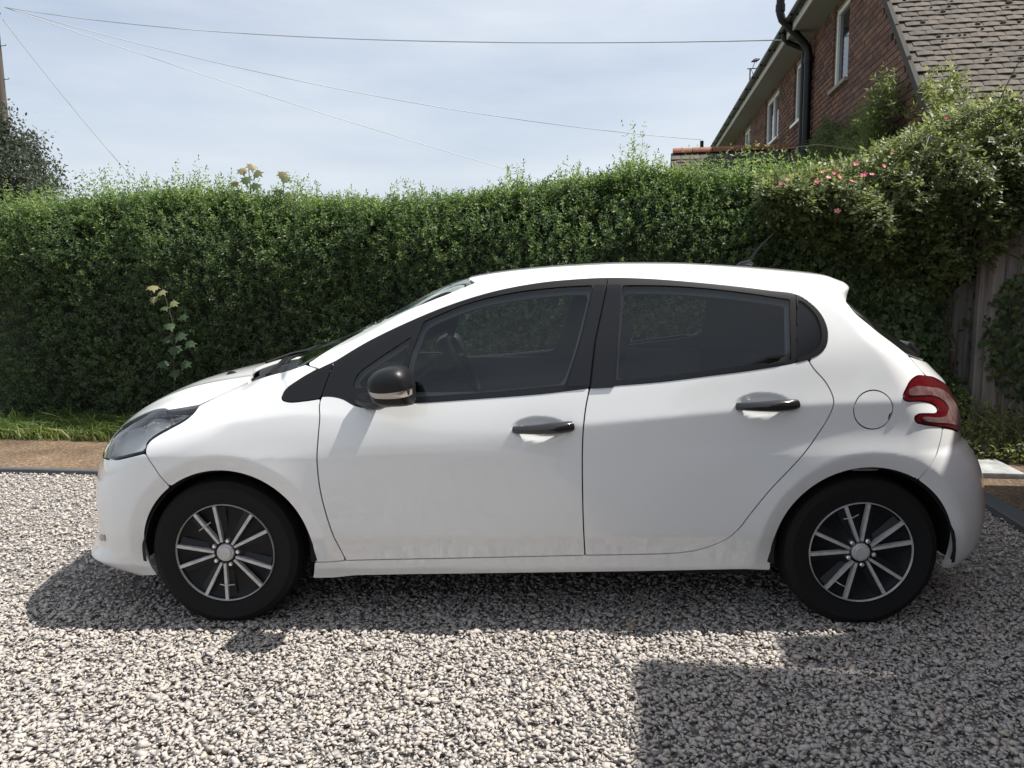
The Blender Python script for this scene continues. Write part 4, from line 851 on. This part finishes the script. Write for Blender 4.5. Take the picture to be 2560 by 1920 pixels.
def shell_mesh(name,field,mat_,parent,off=0.,rim=.014,mirror='far',bend=None,coarse=False):
    """panel cut out of the body surface. mirror: 'both' one mesh over the centre line, 'pair' two objects, 'near' one"""
    s=field(SV)
    V,T,new=clip(SV[CI],CT,s[CI]) if coarse else clip(SV,ST,s)
    if len(T)==0: print('EMPTY',name); return
    V=V.copy()
    if new.any():
        k=new&(V[:,1]<-1e-4); V[k]=newton(V[k],2)
    n=grad(V); V=V+n*off
    if bend is not None: V=V+n*bend(V)[:,None]
    # orientation outward
    fn=np.cross(V[T[:,1]]-V[T[:,0]],V[T[:,2]]-V[T[:,0]]); fl=(fn*n[T[:,0]]).sum(1)<0; T=T.copy(); T[fl]=T[fl][:,[0,2,1]]
    # boundary rim
    ed=np.vstack([T[:,[0,1]],T[:,[1,2]],T[:,[2,0]]]); key=np.sort(ed,1); uk,ix,cn=np.unique(key,axis=0,return_index=True,return_counts=True)
    be=ed[ix[cn==1]]
    be=be[~((np.abs(V[be[:,0],1])<1e-3)&(np.abs(V[be[:,1],1])<1e-3))]
    n0=len(V); Fs=T; LN=n[T].reshape(-1,3)
    if rim>0 and len(be):
        bv,inv=np.unique(be,return_inverse=True); inv=inv.reshape(-1,2)
        A=V[bv]; B=V[bv]-n[bv]*rim
        Vr=np.vstack([V,A,B]); oa=n0; ob=n0+len(bv)
        q1=np.c_[inv[:,1]+oa,inv[:,0]+oa,inv[:,0]+ob]; q2=np.c_[inv[:,1]+oa,inv[:,0]+ob,inv[:,1]+ob]
        rf=np.vstack([q1,q2]); rn=np.cross(Vr[rf[:,1]]-Vr[rf[:,0]],Vr[rf[:,2]]-Vr[rf[:,0]]); rn/=np.maximum(np.linalg.norm(rn,axis=1,keepdims=True),1e-12)
        Fs=np.vstack([T,rf]); V=Vr; LN=np.vstack([LN,np.repeat(rn,3,0)])
    def flip(V,F,LN):
        V2=V*np.array([1,-1,1]); F2=F[:,[0,2,1]]; L2=(LN*np.array([1,-1,1])).reshape(-1,3,3)[:,[0,2,1]].reshape(-1,3); return V2,F2,L2
    def make(V,F,LN):
        me=mesh_np(name,V,F,mat_); me.polygons.foreach_set('use_smooth',np.ones(len(F),bool))
        me.normals_split_custom_set(np.ascontiguousarray(LN,dtype=np.float32))
        return link(bpy.data.objects.new(name,me),parent)
    if mirror=='both':
        V2,F2,L2=flip(V,Fs,LN); return [make(np.vstack([V,V2]),np.vstack([Fs,F2+len(V)]),np.vstack([LN,L2]))]
    out=[make(V,Fs,LN)]
    if mirror=='pair': out.append(make(*flip(V,Fs,LN)))
    return out
# ---- outlines in the side view (x along the car, z up), metres
g=.0026
HLtop=[(-.149,.880),(-.245,.864,1),(-.268,.866),(-.300,.862),(-.350,.850),(-.409,.829),(-.518,.780),(-.60,.742),(-.655,.712)]
HLbot=[(-.277,.720,1),(-.276,.747),(-.266,.763),(-.242,.781),(-.191,.809),(-.124,.848),(-.104,.874)]
HLlow=[(-.277,.720,1),(-.327,.707),(-.432,.681),(-.500,.671),(-.580,.660),(-.650,.655)]
P_hl=[(-.104,.888,1)]+HLtop+[(-.690,.680)]+HLlow[::-1]+HLbot[1:]
P_hood=[(-.104,.888,1),(-.047,.916),(.013,.944),(.066,.968,1),(.044,.980),(.002,.986),(-.032,.993),(-.05,1.10,1),(-1.0,1.10,1),(-1.0,.66,1),(-.690,.680,1)]+HLtop[::-1]
P_fend=[(-.104,.888,1),(-.047,.916),(.013,.944),(.066,.968,1),(.103,.983),(.235,.0+1.019),(.341,1.053,1),(.402,1.039,1),(.330,.998),(.268,.950),(.262,.930),(.272,.919),(.293,.914),(.359,.918),(.419,.926,1),
        (.416,.897),(.420,.864),(.415,.783),(.409,.698),(.410,.645),(.416,.569),(.435,.465),(.455,.384),(.474,.322),(.492,.264,1),(.369,.254,1),(.20,.25,1),(-.10,.40,1),(-.192,.580,1),(-.227,.641),(-.261,.692)]+HLbot
P_fb=HLlow+[(-.690,.680,1),(-1.0,.66,1),(-1.1,.05,1),(-.10,.05,1),(-.10,.40,1),(-.192,.580,1),(-.227,.641),(-.261,.692)]
LEAD=[(.419,.926,1),(.416,.897),(.420,.864),(.415,.783),(.409,.698),(.410,.645),(.416,.569),(.435,.465),(.455,.384),(.474,.322),(.492,.264,1)]
GAP=[(1.454,.286,1),(1.446,.417),(1.441,.606),(1.441,.728),(1.445,.811),(1.456,.893),(1.474,.974),(1.496,1.136),(1.556,1.375,1)]
TRAIL=[(2.302,1.060,1),(2.320,1.029),(2.358,.985),(2.384,.936),(2.390,.904),(2.378,.860),(2.335,.783),(2.281,.707),(2.226,.643),(2.157,.563),(2.085,.462),(2.045,.402),(1.989,.350),(1.901,.311),(1.80,.295),(1.671,.290)]
P_fd=LEAD+[(.974,.274)]+GAP[:-1]+[(1.52,1.27,1),(1.2,1.24,1),(.80,1.12,1),(.52,1.0,1),(.44,.955,1)]
P_rd=[(1.52,1.27,1)]+GAP[:-1][::-1]+TRAIL[::-1]+[(2.29,1.09,1),(2.24,1.20,1),(1.9,1.28,1)]
P_dlo=[(.423,.932,1),(.453,.933),(.479,.930),(.511,.921),(.552,.899),(.587,.890),(.627,.888),(.690,.893),(.786,.906),(.832,.908),(1.057,.922),(1.281,.938),(1.42,.953),(1.479,.960),(1.744,.981),(1.908,1.000),(2.126,1.028),(2.234,1.046),(2.302,1.063),(2.339,1.079),(2.368,1.104),(2.381,1.141),(2.382,1.184),(2.365,1.233),(2.328,1.277),(2.284,1.307),(2.188,1.323),(2.051,1.342),(1.884,1.361),(1.715,1.376),(1.559,1.382),(1.40,1.376),(1.285,1.366),(1.109,1.336),(.933,1.286),(.760,1.219),(.589,1.139),(.465,1.066,1),(.436,.975)]
P_sail=[(.463,1.066,1),(.402,1.038),(.330,.998),(.268,.950),(.262,.930),(.272,.919),(.293,.914),(.359,.918),(.419,.926,1),(.434,.975)]
P_fq=[(.546,.965,1),(.548,.990),(.566,1.022),(.610,1.056),(.770,1.160,1),(.742,1.050),(.716,.960,1)]
P_fg=[(.814,1.216,1),(.875,1.243),(.991,1.287),(1.167,1.327),(1.344,1.347),(1.494,1.354,1),(1.432,1.130),(1.377,.973,1),(1.113,.950),(.785,.929,1),(.775,.96),(.762,1.03)]
P_rg=[(1.612,1.352,1),(1.770,1.349),(1.940,1.336),(2.106,1.314),(2.256,1.289,1),(2.245,1.185),(2.238,1.062,1),(2.130,1.042),(1.911,1.015),(1.746,.997),(1.572,.984,1),(1.588,1.162)]
P_rq=[(2.286,1.289,1),(2.317,1.265),(2.344,1.232),(2.359,1.189),(2.357,1.143),(2.344,1.110),(2.317,1.088),(2.258,1.068,1)]
P_ws=[(.066,.968,1),(.103,.983),(.235,1.019),(.341,1.053),(.429,1.115),(.540,1.176),(.672,1.237),(.811,1.290),(.930,1.335),(1.017,1.369,1),(.985,1.388),(.965,1.45,1),(.30,1.45,1),(-.05,1.10,1),(-.032,.993,1),(.002,.986),(.044,.980)]
P_cowl=[(.06,.90,1),(.103,.90,1),(.235,.95,1),(.30,1.05,1),(.25,1.072,1),(.12,1.055),(.05,1.05),(-.05,1.04,1),(-.3,1.04,1),(-.3,.9,1)]
P_rs=[(2.485,1.275,1),(2.503,1.237),(2.559,1.187),(2.628,1.134),(2.679,1.094),(2.711,1.072,1),(2.80,1.045),(2.95,1.012),(3.3,1.0,1),(3.3,1.285,1),(2.62,1.290,1),(2.52,1.298)]
P_tl=[(2.785,.985,1),(2.725,.993),(2.704,.987),(2.683,.974),(2.665,.950),(2.652,.928),(2.651,.914),(2.660,.906),(2.701,.903),(2.747,.898),(2.785,.885),(2.805,.867),(2.808,.855),(2.797,.850),(2.748,.853),(2.708,.852),(2.698,.845),(2.698,.833),(2.708,.821),(2.729,.815),(2.826,.796),(2.897,.775),(2.942,.756),(3.00,.742,1),(3.035,.80),(3.03,.88,1),(2.956,.921),(2.899,.949),(2.845,.972)]
P_tlc=[(2.668,.929),(2.680,.950),(2.786,.944),(2.868,.922),(2.930,.882),(2.968,.835),(2.980,.785),(2.930,.785),(2.850,.806),(2.760,.822),(2.724,.834),(2.727,.840),(2.784,.836),(2.835,.833),(2.863,.837),(2.878,.851),(2.866,.874),(2.830,.899),(2.778,.917),(2.720,.923)]
P_tg=[(2.713,1.066,1),(2.80,1.041),(2.95,1.008),(3.3,.996,1),(3.5,.62,1),(3.05,.655,1),(3.00,.742,1),(3.035,.80),(3.03,.88,1),(2.956,.921),(2.899,.949),(2.845,.972),(2.785,.985,1),(2.74,1.034)]
P_rb=[(2.827,.795,1),(2.820,.763),(2.798,.708),(2.760,.654),(2.727,.598,1),(2.6,.4,1),(2.6,.02,1),(3.6,.02,1),(3.5,.62,1),(3.05,.655,1),(3.00,.742,1),(2.942,.756),(2.897,.775)]
POLY={k:smooth_poly(v) for k,v in dict(hl=P_hl,hood=P_hood,fend=P_fend,fb=P_fb,fd=P_fd,rd=P_rd,dlo=P_dlo,sail=P_sail,fq=P_fq,fg=P_fg,rg=P_rg,rq=P_rq,ws=P_ws,cowl=P_cowl,rs=P_rs,tl=P_tl,tlc=P_tlc,tg=P_tg,rb=P_rb).items()}
SD={k:sdpoly(SV[:,0],SV[:,2],v) for k,v in POLY.items()}
zbot=lambda x: np.interp(x,[-1,-.7,-.55,-.45,-.36,-.3,.30,.363,.432,.521,.709,1.675,2.087,2.183,2.25,2.85,2.88,2.95,3.02,3.1,3.3],[.172,.165,.158,.165,.182,.182,.177,.177,.179,.191,.196,.213,.224,.219,.219,.218,.214,.200,.205,.235,.25])
s_bot=zbot(SV[:,0])-SV[:,2]
s_arch=np.maximum(*[Rr-np.hypot(SV[:,0]-cx,SV[:,2]-cz) for cx,cz,Rr in arches])
s_out=np.maximum(s_bot,s_arch)
s_fuel=np.hypot(SV[:,0]-2.539,SV[:,2]-.873)-.0735
FLD=lambda *a: (lambda V: np.maximum.reduce(a))
def build_car():
    O=(-1.1426,3.7877,0.)
    car=empty('car',O,-R(2.0)); tag(car,'white five-door hatchback parked side-on across the gravel drive','car')
    S=lambda name,f,m,off=0,rim=.014,mirror='pair',bend=None,coarse=False: shell_mesh(name,f,m,car,off,rim,mirror,bend,coarse)
    body=[s_out]+[g-SD[k] for k in ('hl','hood','fend','fb','fd','rd','ws','tl','tg','rb','rs')]+[-SD['dlo'],-SD['sail'],g-s_fuel]
    S('body_shell',FLD(*body),M_paint,0,.016,'both')
    S('hood',FLD(SD['hood']+g*1.7),M_paint,0,.014,'both')
    fb=FLD(SD['fb']+g,s_out)
    S('front_bumper',fb,M_paint,0,.016,'both')
    S('front_wing',FLD(SD['fend']+g,s_out),M_paint)
    S('front_door',FLD(SD['fd']+g,-SD['dlo'],-SD['sail']),M_paint)
    S('rear_door',FLD(SD['rd']+g,-SD['dlo']),M_paint)
    S('tailgate',FLD(SD['tg']+g),M_paint,0,.014,'both')
    S('rear_bumper',FLD(SD['rb']+g,s_out),M_paint,0,.016,'both')
    notch=np.hypot(SV[:,0]-2.615,SV[:,2]-.846)-.019
    S('fuel_flap',FLD(s_fuel+g*.8,-notch),M_paint,0,.012,'near')
    # black side-window surround: one piece per door plus the fixed rear corner
    gl=[-SD['fq'],-SD['fg'],-SD['rg'],-SD['rq']]
    zz=SV[:,2]; wl=lambda zz,p:np.interp(zz,[q[1] for q in p],[q[0] for q in p]); xg=wl(zz,GAP)
    S('window_frame',FLD(SD['dlo'],SV[:,0]-xg+.0016,*gl),M_black,.0005,.010)
    div=2.268+.10*(SV[:,2]-1.18)-SV[:,0]
    S('window_frame',FLD(SD['dlo'],xg+.0016-SV[:,0],-div+g*.4-0,*gl),M_black,.0005,.010)
    S('corner_trim',FLD(SD['dlo'],div+g*.4,*gl),M_black,.002,.010)
    S('corner_panel',FLD(SD['rq']-.004),M_pillar,-.002,.004)
    S('sail_panel',FLD(SD['sail']+g*.6),M_black,.0015,.010)
    # gloss pillar covers between the doors
    x1=wl(zz,[(1.377,.973),(1.432,1.13),(1.494,1.354)])
    top=zz-(1.352); bot=.966+.05*(SV[:,0]-1.4)-zz
    S('pillar_cover',FLD(x1+.006-SV[:,0],SV[:,0]-xg+.005,top,bot),M_pillar,.006,.006)
    x2=wl(zz,[(1.572,.984),(1.588,1.162),(1.612,1.352)])
    S('pillar_cover',FLD(xg+.005-SV[:,0],SV[:,0]-x2+.006,top,bot-.012),M_pillar,.006,.006)
    # raised outer waist seals and roof drip strip
    ed=SD['dlo']
    S('waist_seal',FLD(ed+.002,-ed-.022,zz-1.075-.0*zz,1.02-.0*zz-zz-1+.0, .80-SV[:,0],SV[:,0]-xg+.003),M_pillar,.002,.004)
    S('waist_seal',FLD(ed+.002,-ed-.022,zz-1.050,xg+.003-SV[:,0],-div+.002),M_pillar,.002,.004)

    # glass
    S('quarter_light',FLD(SD['fq']-.004),M_glass,-.004,.004)
    S('door_glass',FLD(SD['fg']-.004),M_glass,-.004,.004)
    S('door_glass',FLD(SD['rg']-.004),M_glass,-.004,.004)
    S('windscreen',FLD(SD['ws']+.004,-SD['cowl']),M_wglass,-.002,.004,'both')
    S('cowl_panel',FLD(SD['ws']+g,SD['cowl']),M_black,-.012,.004,'both')
    S('rear_screen',FLD(SD['rs']+.003),M_gloss,-.001,.006,'both')
    # inner black shell behind the panel gaps, lighter cabin lining further in
    op=[-SD[k]+.004 for k in ('fq','fg','rg')]
    S('inner_shell',FLD(s_out+.02,*op,-SD['ws']+.004,-SD['hl']+.012),M_dark,-.017,0,'both',None,True)
    op2=[-SD[k]-.010 for k in ('fg','rg')]+[-SD['fq']-.008]
    S('cabin_lining',FLD(.62-zz,.30-SV[:,0],SV[:,0]-2.75,*op2,-SD['ws']-.03,-SD['rs']-.03),M_interior,-.045,.010,'both',None,True)
    # lamps
    S('headlamp_lens',FLD(SD['hl']+g),M_lens,.001,.006)
    tri=lambda x:np.abs(((x/math.pi)%2)-1)
    facet=lambda V:.014*tri(V[:,0]*40+V[:,2]*30)+.010*tri(V[:,0]*22-V[:,2]*70)-.012
    S('headlamp_reflector',FLD(SD['hl']-.002),M_refl,-.026,.01,'pair',facet)
    for sy in (-1,1):
        for bx,by,bz,br in ((-.455,.66,.732,.052),(-.345,.715,.765,.042),(-.225,.735,.812,.030)):
            m=MB(); d_=Vector((-.82,sy*.55,.12)).normalized(); q_=d_.to_track_quat('Z','Y').to_matrix()
            tmp=MB().lathe([(br,.0),(br*.96,-.004),(br*.80,-.024),(br*.45,-.042),(br*.2,-.046),(br*.18,-.02),(0,-.016)],28,'z'); m.add([tuple(q_@Vector(v)+Vector((bx,sy*by,bz))) for v in tmp.v],tmp.f); m.build('lamp_bowl',M_refl,car,True,40)
    brow=.018-np.abs(zz-(.79+.30*(SV[:,0]+.40)))
    S('headlamp_bezel',FLD(np.abs(SD['hl']+.008)-.005),M_dash,-.006,.02)
    S('headlamp_brow',FLD(SD['hl']+.014,.5*(SV[:,0]+.40)+.822-.012-zz),mat('lamp_brow',(.16,.155,.145),.4),-.012,.012)
    S('tail_lamp',FLD(SD['tl']+g*.7),M_red,.004,.012)
    S('tail_lamp_band',FLD(SD['tlc']),M_clear,.007,.004)
    # wheel-arch liners and floor
    for cx,cz,Rr in arches:
        for sy in (-1,1):
            V=[];F=[]; n=28
            for k in range(n+1):
                a=R(-6+192*k/n)
                for yy,rr in ((.815,Rr-.012),(.80,Rr+.01),(.50,Rr+.012),(.46,.10)):
                    V.append((cx+rr*math.cos(a),sy*yy,cz+rr*math.sin(a)))
            for k in range(n):
                for j in range(3): F.append((k*4+j,k*4+j+1,k*4+j+5,k*4+j+4))
            obj('arch_liner',V,F,M_dark,car,True,40)
    fl=MB().box((1.27,0,.215),(1.72,1.50,.05)); fl.box((1.27,0,.26),(3.6,.88,.05)); fl.box((-.50,0,.23),(.20,1.0,.05)); fl.box((2.97,0,.26),(.12,1.0,.06))
    fl.build('underbody',M_dark,car)
    # front lip, side reflector, lower grille
    lip=(SV[:,2]-.262); 
    S('lower_grille',FLD(SD['fb']+.03,np.abs(SV[:,2]-.36)-.06,SV[:,1]*-1-.42),M_dark,.002,.0,'both')
    # front reflector
    rf=np.maximum(np.abs(SV[:,0]+.545+.4*(zz-.335)*0)-.028,np.abs(zz-.338-.25*(SV[:,0]+.545))-.014)
    S('side_reflector',FLD(rf),mat('reflector_grey',(.20,.20,.20),.3,0,.5,.8),.003,.004)
    # door handles: bar over a cup pressed in the skin
    for hx,hz,lock,sl in ((1.290,.808,True,.06),(2.138,.890,False,.03)):
        for sy in (-1,1):
            m=MB(); P=[];rs=[]
            for q in np.linspace(-1,1,15):
                xx=hx+q*.112; w=Wside(np.array(xx),np.array(hz)); P.append((xx,sy*(w+.001+.024*(1-abs(q)**2.5)),hz+sl*(q*.112)+.004)); rs.append(.0145+.0085*min(1,(q+1)/1.3) if q<.95 else .020)
            m.tube(P,rs,10,True,1.0); m.build('door_handle',M_gloss,car,True,50)
            if lock:
                c=P[-2]; m=MB(); m.lathe([(0,-sy*-.0),(.007,0),(.0085,-.004)],14,'y',(hx+.098,sy*(abs(c[1])+.014),c[2])); m.build('door_lock',M_silver,car,True)
    # mirrors
    out=[(.643,1.003),(.646,1.025),(.669,1.051),(.701,1.067),(.744,1.074),(.770,1.071),(.791,1.055),(.806,1.023),(.813,.997),(.811,.932),(.792,.928),(.749,.925),(.696,.928),(.670,.939),(.652,.971)]
    out=[(x,z-.006) for x,z in out]
    op_=smooth_poly([(*p,1) if i in (8,9) else p for i,p in enumerate(out)],.010); c=op_.mean(0)
    for sy in (-1,1):
        rr=np.r_[np.linspace(0,.9,10),.95,.98,1.0]; V=[];F=[]; n=len(op_)
        prof=lambda r: .966+.075*(1-r**4.2)**.5
        for r in rr:
            for p in op_: q=c+r*(p-c); V.append((q[0],sy*prof(r),q[1]))
        for p in op_: q=c+.97*(p-c); V.append((q[0],sy*.90,q[1]))
        for p in op_: q=c+.80*(p-c); V.append((q[0],sy*.872,q[1]))
        k=len(rr)+2
        for j in range(k-1):
            for i in range(n): F.append((j*n+i,j*n+(i+1)%n,(j+1)*n+(i+1)%n,(j+1)*n+i))
        F.append(tuple((k-1)*n+i for i in range(n)))
        mo=MB().add(V,F).build('mirror_housing',M_gloss if False else M_black,car,True,60)
        ind=smooth_poly([(.658,.982,1),(.708,.977),(.812,.988,1),(.812,.967,1),(.786,.961),(.708,.958),(.676,.962)],.008)
        # indicator strip lies on the housing
        def dep(p):
            d=p-c; ang=np.arctan2(op_[:,1]-c[1],op_[:,0]-c[0]); rad=np.hypot(*(op_-c).T); o_=np.argsort(ang)
            R_=np.interp(np.arctan2(d[1],d[0]),ang[o_],rad[o_],period=2*math.pi); r=min(np.hypot(*d)/R_,.97); return prof(r)
        ic=ind.mean(0); V=[];F=[]; n2=len(ind)
        for r in (0,.4,.75,1.0):
            for p in ind: q=ic+r*(p-ic); V.append((q[0],sy*(dep(q)+.003),q[1]))
        for p in ind: V.append((p[0],sy*(dep(p)-.004),p[1]))
        for j in range(4):
            for i in range(n2): F.append((j*n2+i,j*n2+(i+1)%n2,(j+1)*n2+(i+1)%n2,(j+1)*n2+i))
        MB().add(V,F).build('indicator',M_amber,mo,True,50)
        gp=[(.814,sy*.905,.935),(.814,sy*.985,.935),(.814,sy*.985,.985),(.808,sy*.965,1.01),(.808,sy*.905,1.01)]
        obj('mirror_glass',[(v[0]-.004,v[1],v[2]) for v in gp],[(0,1,2,3,4)],M_chrome,mo)
        m=MB(); m.tube([(.585,sy*.81,.925),(.625,sy*.845,.916),(.665,sy*.895,.920),(.70,sy*.935,.935),(.72,sy*.96,.95)],[.036,.040,.036,.030,.026],12,True,.75)
        m.build('mirror_arm',M_black,car,True,60)
    # aerial, wipers, washer jet
    m=MB(); m.tube([(2.215,0,1.418),(2.25,0,1.440),(2.29,0,1.452),(2.305,0,1.440)],[.010,.022,.020,.012],10,True,.6); m.tube([(2.285,0,1.448),(2.32,0,1.500),(2.375,0,1.560),(2.40,0,1.585)],[.008,.006,.004,.0025],6)
    m.build('roof_aerial',M_black,car,True)
    for y0,y1 in ((-.10,.42),(-.52,.0)):
        m=MB(); m.tube([(.03+.35*y0*y0,y0,.985),(.05+.3*y0*y0,y0+.06,1.015),(.12,(y0+y1)/2,1.048),(.15+.3*y1*y1,y1,1.052)],[.016,.010,.007,.006],6)
        m.tube([(.10,y0+.02,1.040),(.13,(y0+y1)/2,1.056),(.16+.2*y1*y1,y1+.05,1.055)],.006,5); m.box((.03+.35*y0*y0,y0,.985),(.035,.03,.02))
        m.build('wiper',M_black,car,True)
    m=MB(); m.tube([(-.165,-.30,.955),(-.14,-.30,.977),(-.115,-.30,.972)],[.006,.013,.007],8,True,.8); m.build('washer_jet',M_black,car,True)
    m=MB(); m.tube([(2.90,.05,1.055),(2.965,-.04,1.062),(3.015,-.10,1.050),(3.045,-.11,1.022),(3.055,-.11,.99)],[.02,.026,.026,.022,.012],10,True,.8); m.build('rear_wiper',M_gloss,car,True)
    # cabin: dash, wheel, seats
    m=MB(); m.box((.50,0,.80),(.42,1.32,.34),bev=.06); m.box((.42,.36,1.0),(.22,.40,.10),bev=.04); m.box((.62,0,.60),(.25,.30,.30),bev=.04); m.build('dashboard',M_dash,car,True,40)
    V=[];F=[]; n,mm=36,8; cx,cy,cz=.87,.37,.93; ta=R(28)
    for i in range(n):
        a=2*math.pi*i/n
        for j in range(mm):
            b=2*math.pi*j/mm; rr=.168+.016*math.cos(b); u=rr*math.cos(a); v=rr*math.sin(a); w_=.016*math.sin(b)
            V.append((cx-v*math.sin(ta)*-1*-1+w_*math.cos(ta),cy+u,cz+v*math.cos(ta)+w_*math.sin(ta)))
    for i in range(n):
        for j in range(mm): F.append((i*mm+j,i*mm+(j+1)%mm,((i+1)%n)*mm+(j+1)%mm,((i+1)%n)*mm+j))
    sw=MB().add(V,F); sw.box((cx-.02,cy,cz),(.05,.17,.12),bev=.02); sw.box((cx-.01,cy,cz),(.02,.32,.035),bev=.008); sw.tube([(cx-.03,cy,cz),(cx-.3,cy,cz-.12)],.03,8); sw.build('steering_wheel',M_dash,car,True,50)
    for y in (-.36,.36):
        Mx=Matrix.Rotation(R(20),3,'Y')
        m=MB(); m.box((1.22,y,.50),(.50,.48,.16),bev=.06); m.box((1.50,y,.76),(.14,.46,.58),Mx,bev=.06); m.box((1.62,y,1.115),(.09,.26,.17),Mx,bev=.035); m.tube([(1.585,y-.06,1.0),(1.61,y-.06,1.06)],.006,6); m.tube([(1.585,y+.06,1.0),(1.61,y+.06,1.06)],.006,6)
        m.build('front_seat',M_seat,car,True,40)
    m=MB(); m.box((2.12,0,.50),(.46,1.20,.16),bev=.06); m.box((2.36,0,.74),(.14,1.20,.50),Matrix.Rotation(R(20),3,'Y'),bev=.05); m.box((2.62,0,.93),(.38,1.15,.03),bev=.01); m.build('rear_seat',M_seat,car,True,40)
    for sy in (-1,1):
        m=MB(); m.box((1.0,sy*.755,.76),(1.1,.05,.36),bev=.02); m.box((1.85,sy*.755,.80),(.75,.05,.36),bev=.02); m.build('door_card',mat('door_card_grey',(.34,.355,.36),.7),car,True,40)
    # wheels
    def wheel(x,y,sy,rot):
        w=empty('wheel',(x,y,.297),0,car)
        prof=[(.196,-.082),(.206,-.090),(.214,-.0885),(.217,-.0905),(.220,-.0900),(.232,-.0945),(.246,-.0968),(.248,-.0980),(.252,-.0978),(.254,-.0965),(.268,-.0950),(.280,-.091),(.291,-.084),(.299,-.074),(.304,-.060),(.305,-.045),(.2985,-.043),(.2985,-.036),(.3055,-.034),(.306,-.006),(.299,-.005),(.299,.005),(.306,.006),(.3055,.034),(.2985,.036),(.2985,.043),(.305,.045),(.304,.06),(.296,.078),(.27,.094),(.23,.09),(.196,.08)]
        prof=[(r,-sy*-h) for r,h in prof]
        m=MB(); m.lathe(prof,96); 
        m.v=[(a,b*(1+.10*max(0,(-c-.235)/.07)) ,max(c,-.289-.0*a)) for a,b,c in m.v]
        m.build('tyre',M_rubber,w,True,25)
        f=sy # outer side sign: -1 near, +1 far
        Y=lambda d:f*d
        m=MB(); m.lathe([(0,Y(.070)),(.06,Y(.070)),(.085,Y(.060)),(.17,Y(.058)),(.196,Y(.072)),(.203,Y(.086)),(.199,Y(.05)),(.198,-Y(.07))],72); cov=m.build('wheel_cover',M_cover,w,True,30)
        m=MB(); m.lathe([(.1975,Y(.080)),(.199,Y(.0885)),(.2005,Y(.0905)),(.202,Y(.0885)),(.2035,Y(.080))],72); m.build('cover_ring',M_silver,w,True,50)
        for k in range(5):
            A=R(rot+72*k)
            # dark raised vane filling the V
            for sgn in (-1,1):
                a0=A+sgn*R(4.5); a1=A+sgn*R(13.0)
                p0=np.array([.046*math.cos(a0+sgn*R(4)),.046*math.sin(a0+sgn*R(4))]); p1=np.array([.1975*math.cos(a1),.1975*math.sin(a1)]); d=(p1-p0); d/=np.linalg.norm(d); n_=np.array([-d[1],d[0]])
                w0,w1=.0055,.0070
                q=[p0-n_*w0,p1-n_*w1,p1+n_*w1,p0+n_*w0]
                V=[(q[0][0],Y(.060),q[0][1]),(q[1][0],Y(.074),q[1][1]),(q[2][0],Y(.074),q[2][1]),(q[3][0],Y(.060),q[3][1])]
                hs=[.086,.0895,.0895,.086]; V+= [((q[i][0]*.93+(p0 if i in(0,3) else p1)[0]*.07),Y(hs[i]),(q[i][1]*.93+(p0 if i in(0,3) else p1)[1]*.07)) for i in range(4)]
                MB().add(V,[(4,5,6,7),(0,1,5,4),(1,2,6,5),(2,3,7,6),(3,0,4,7)]).build('spoke',M_silver,w)
                # dark sloping vane beside the spoke, outside of the V
                b0=a1+sgn*R(1.5); b1=a1+sgn*R(11)
                vv=[(.055*math.cos(a0+sgn*R(16)),.055*math.sin(a0+sgn*R(16)),.064),(.19*math.cos(b0),.19*math.sin(b0),.080),(.19*math.cos(b1),.19*math.sin(b1),.068),(.075*math.cos(a0+sgn*R(26)),.075*math.sin(a0+sgn*R(26)),.060)]
                MB().add([(p[0],Y(p[2]),p[1]) for p in vv]+[(p[0],Y(.052),p[1]) for p in vv],[(0,1,2,3),(0,4,5,1),(1,5,6,2),(2,6,7,3),(3,7,4,0)]).build('vane',M_vane,w)
            B=A+R(36); bx,bz=.0515*math.cos(B),.0515*math.sin(B)
            m=MB(); m.lathe([(0,Y(.090)),(.006,Y(.0895)),(.0098,Y(.085)),(.0100,Y(.072)),(.012,Y(.066))],6,'y',(bx,0,bz)); m.build('bolt_cap',M_chrome,w,True,30)
        m=MB(); m.lathe([(0,Y(.093)),(.0245,Y(.093)),(.0265,Y(.0915)),(.0275,Y(.0875)),(.032,Y(.0875)),(.0355,Y(.083)),(.037,Y(.060))],40); m.build('centre_cap',M_silver,w,True,30)
        if f<0:
            for k,(rr,aa,da) in enumerate(((.134,rot+13+ (72*1),72) if rot>30 else (.15,rot+72+10,75),(.135,rot+72*3+13+72*0,70) if rot>30 else (.15,rot+72*4-84-72+72+10,62))):
                a=R(aa); c=np.array([rr*math.cos(a),rr*math.sin(a)]); d=np.array([-math.sin(a),math.cos(a)])*.030
                MB().tube([(c[0]-d[0],-.080,c[1]-d[1]),(c[0],-.0935,c[1]),(c[0]+d[0],-.080,c[1]+d[1])],.0022,5).build('cable_tie',M_silver,w)
        return w
    for x,rot in ((0.,40.5),(2.538,25.)):
        wheel(x,-.722,-1,rot); wheel(x,.722,1,rot+20)
    return car
car=build_car()
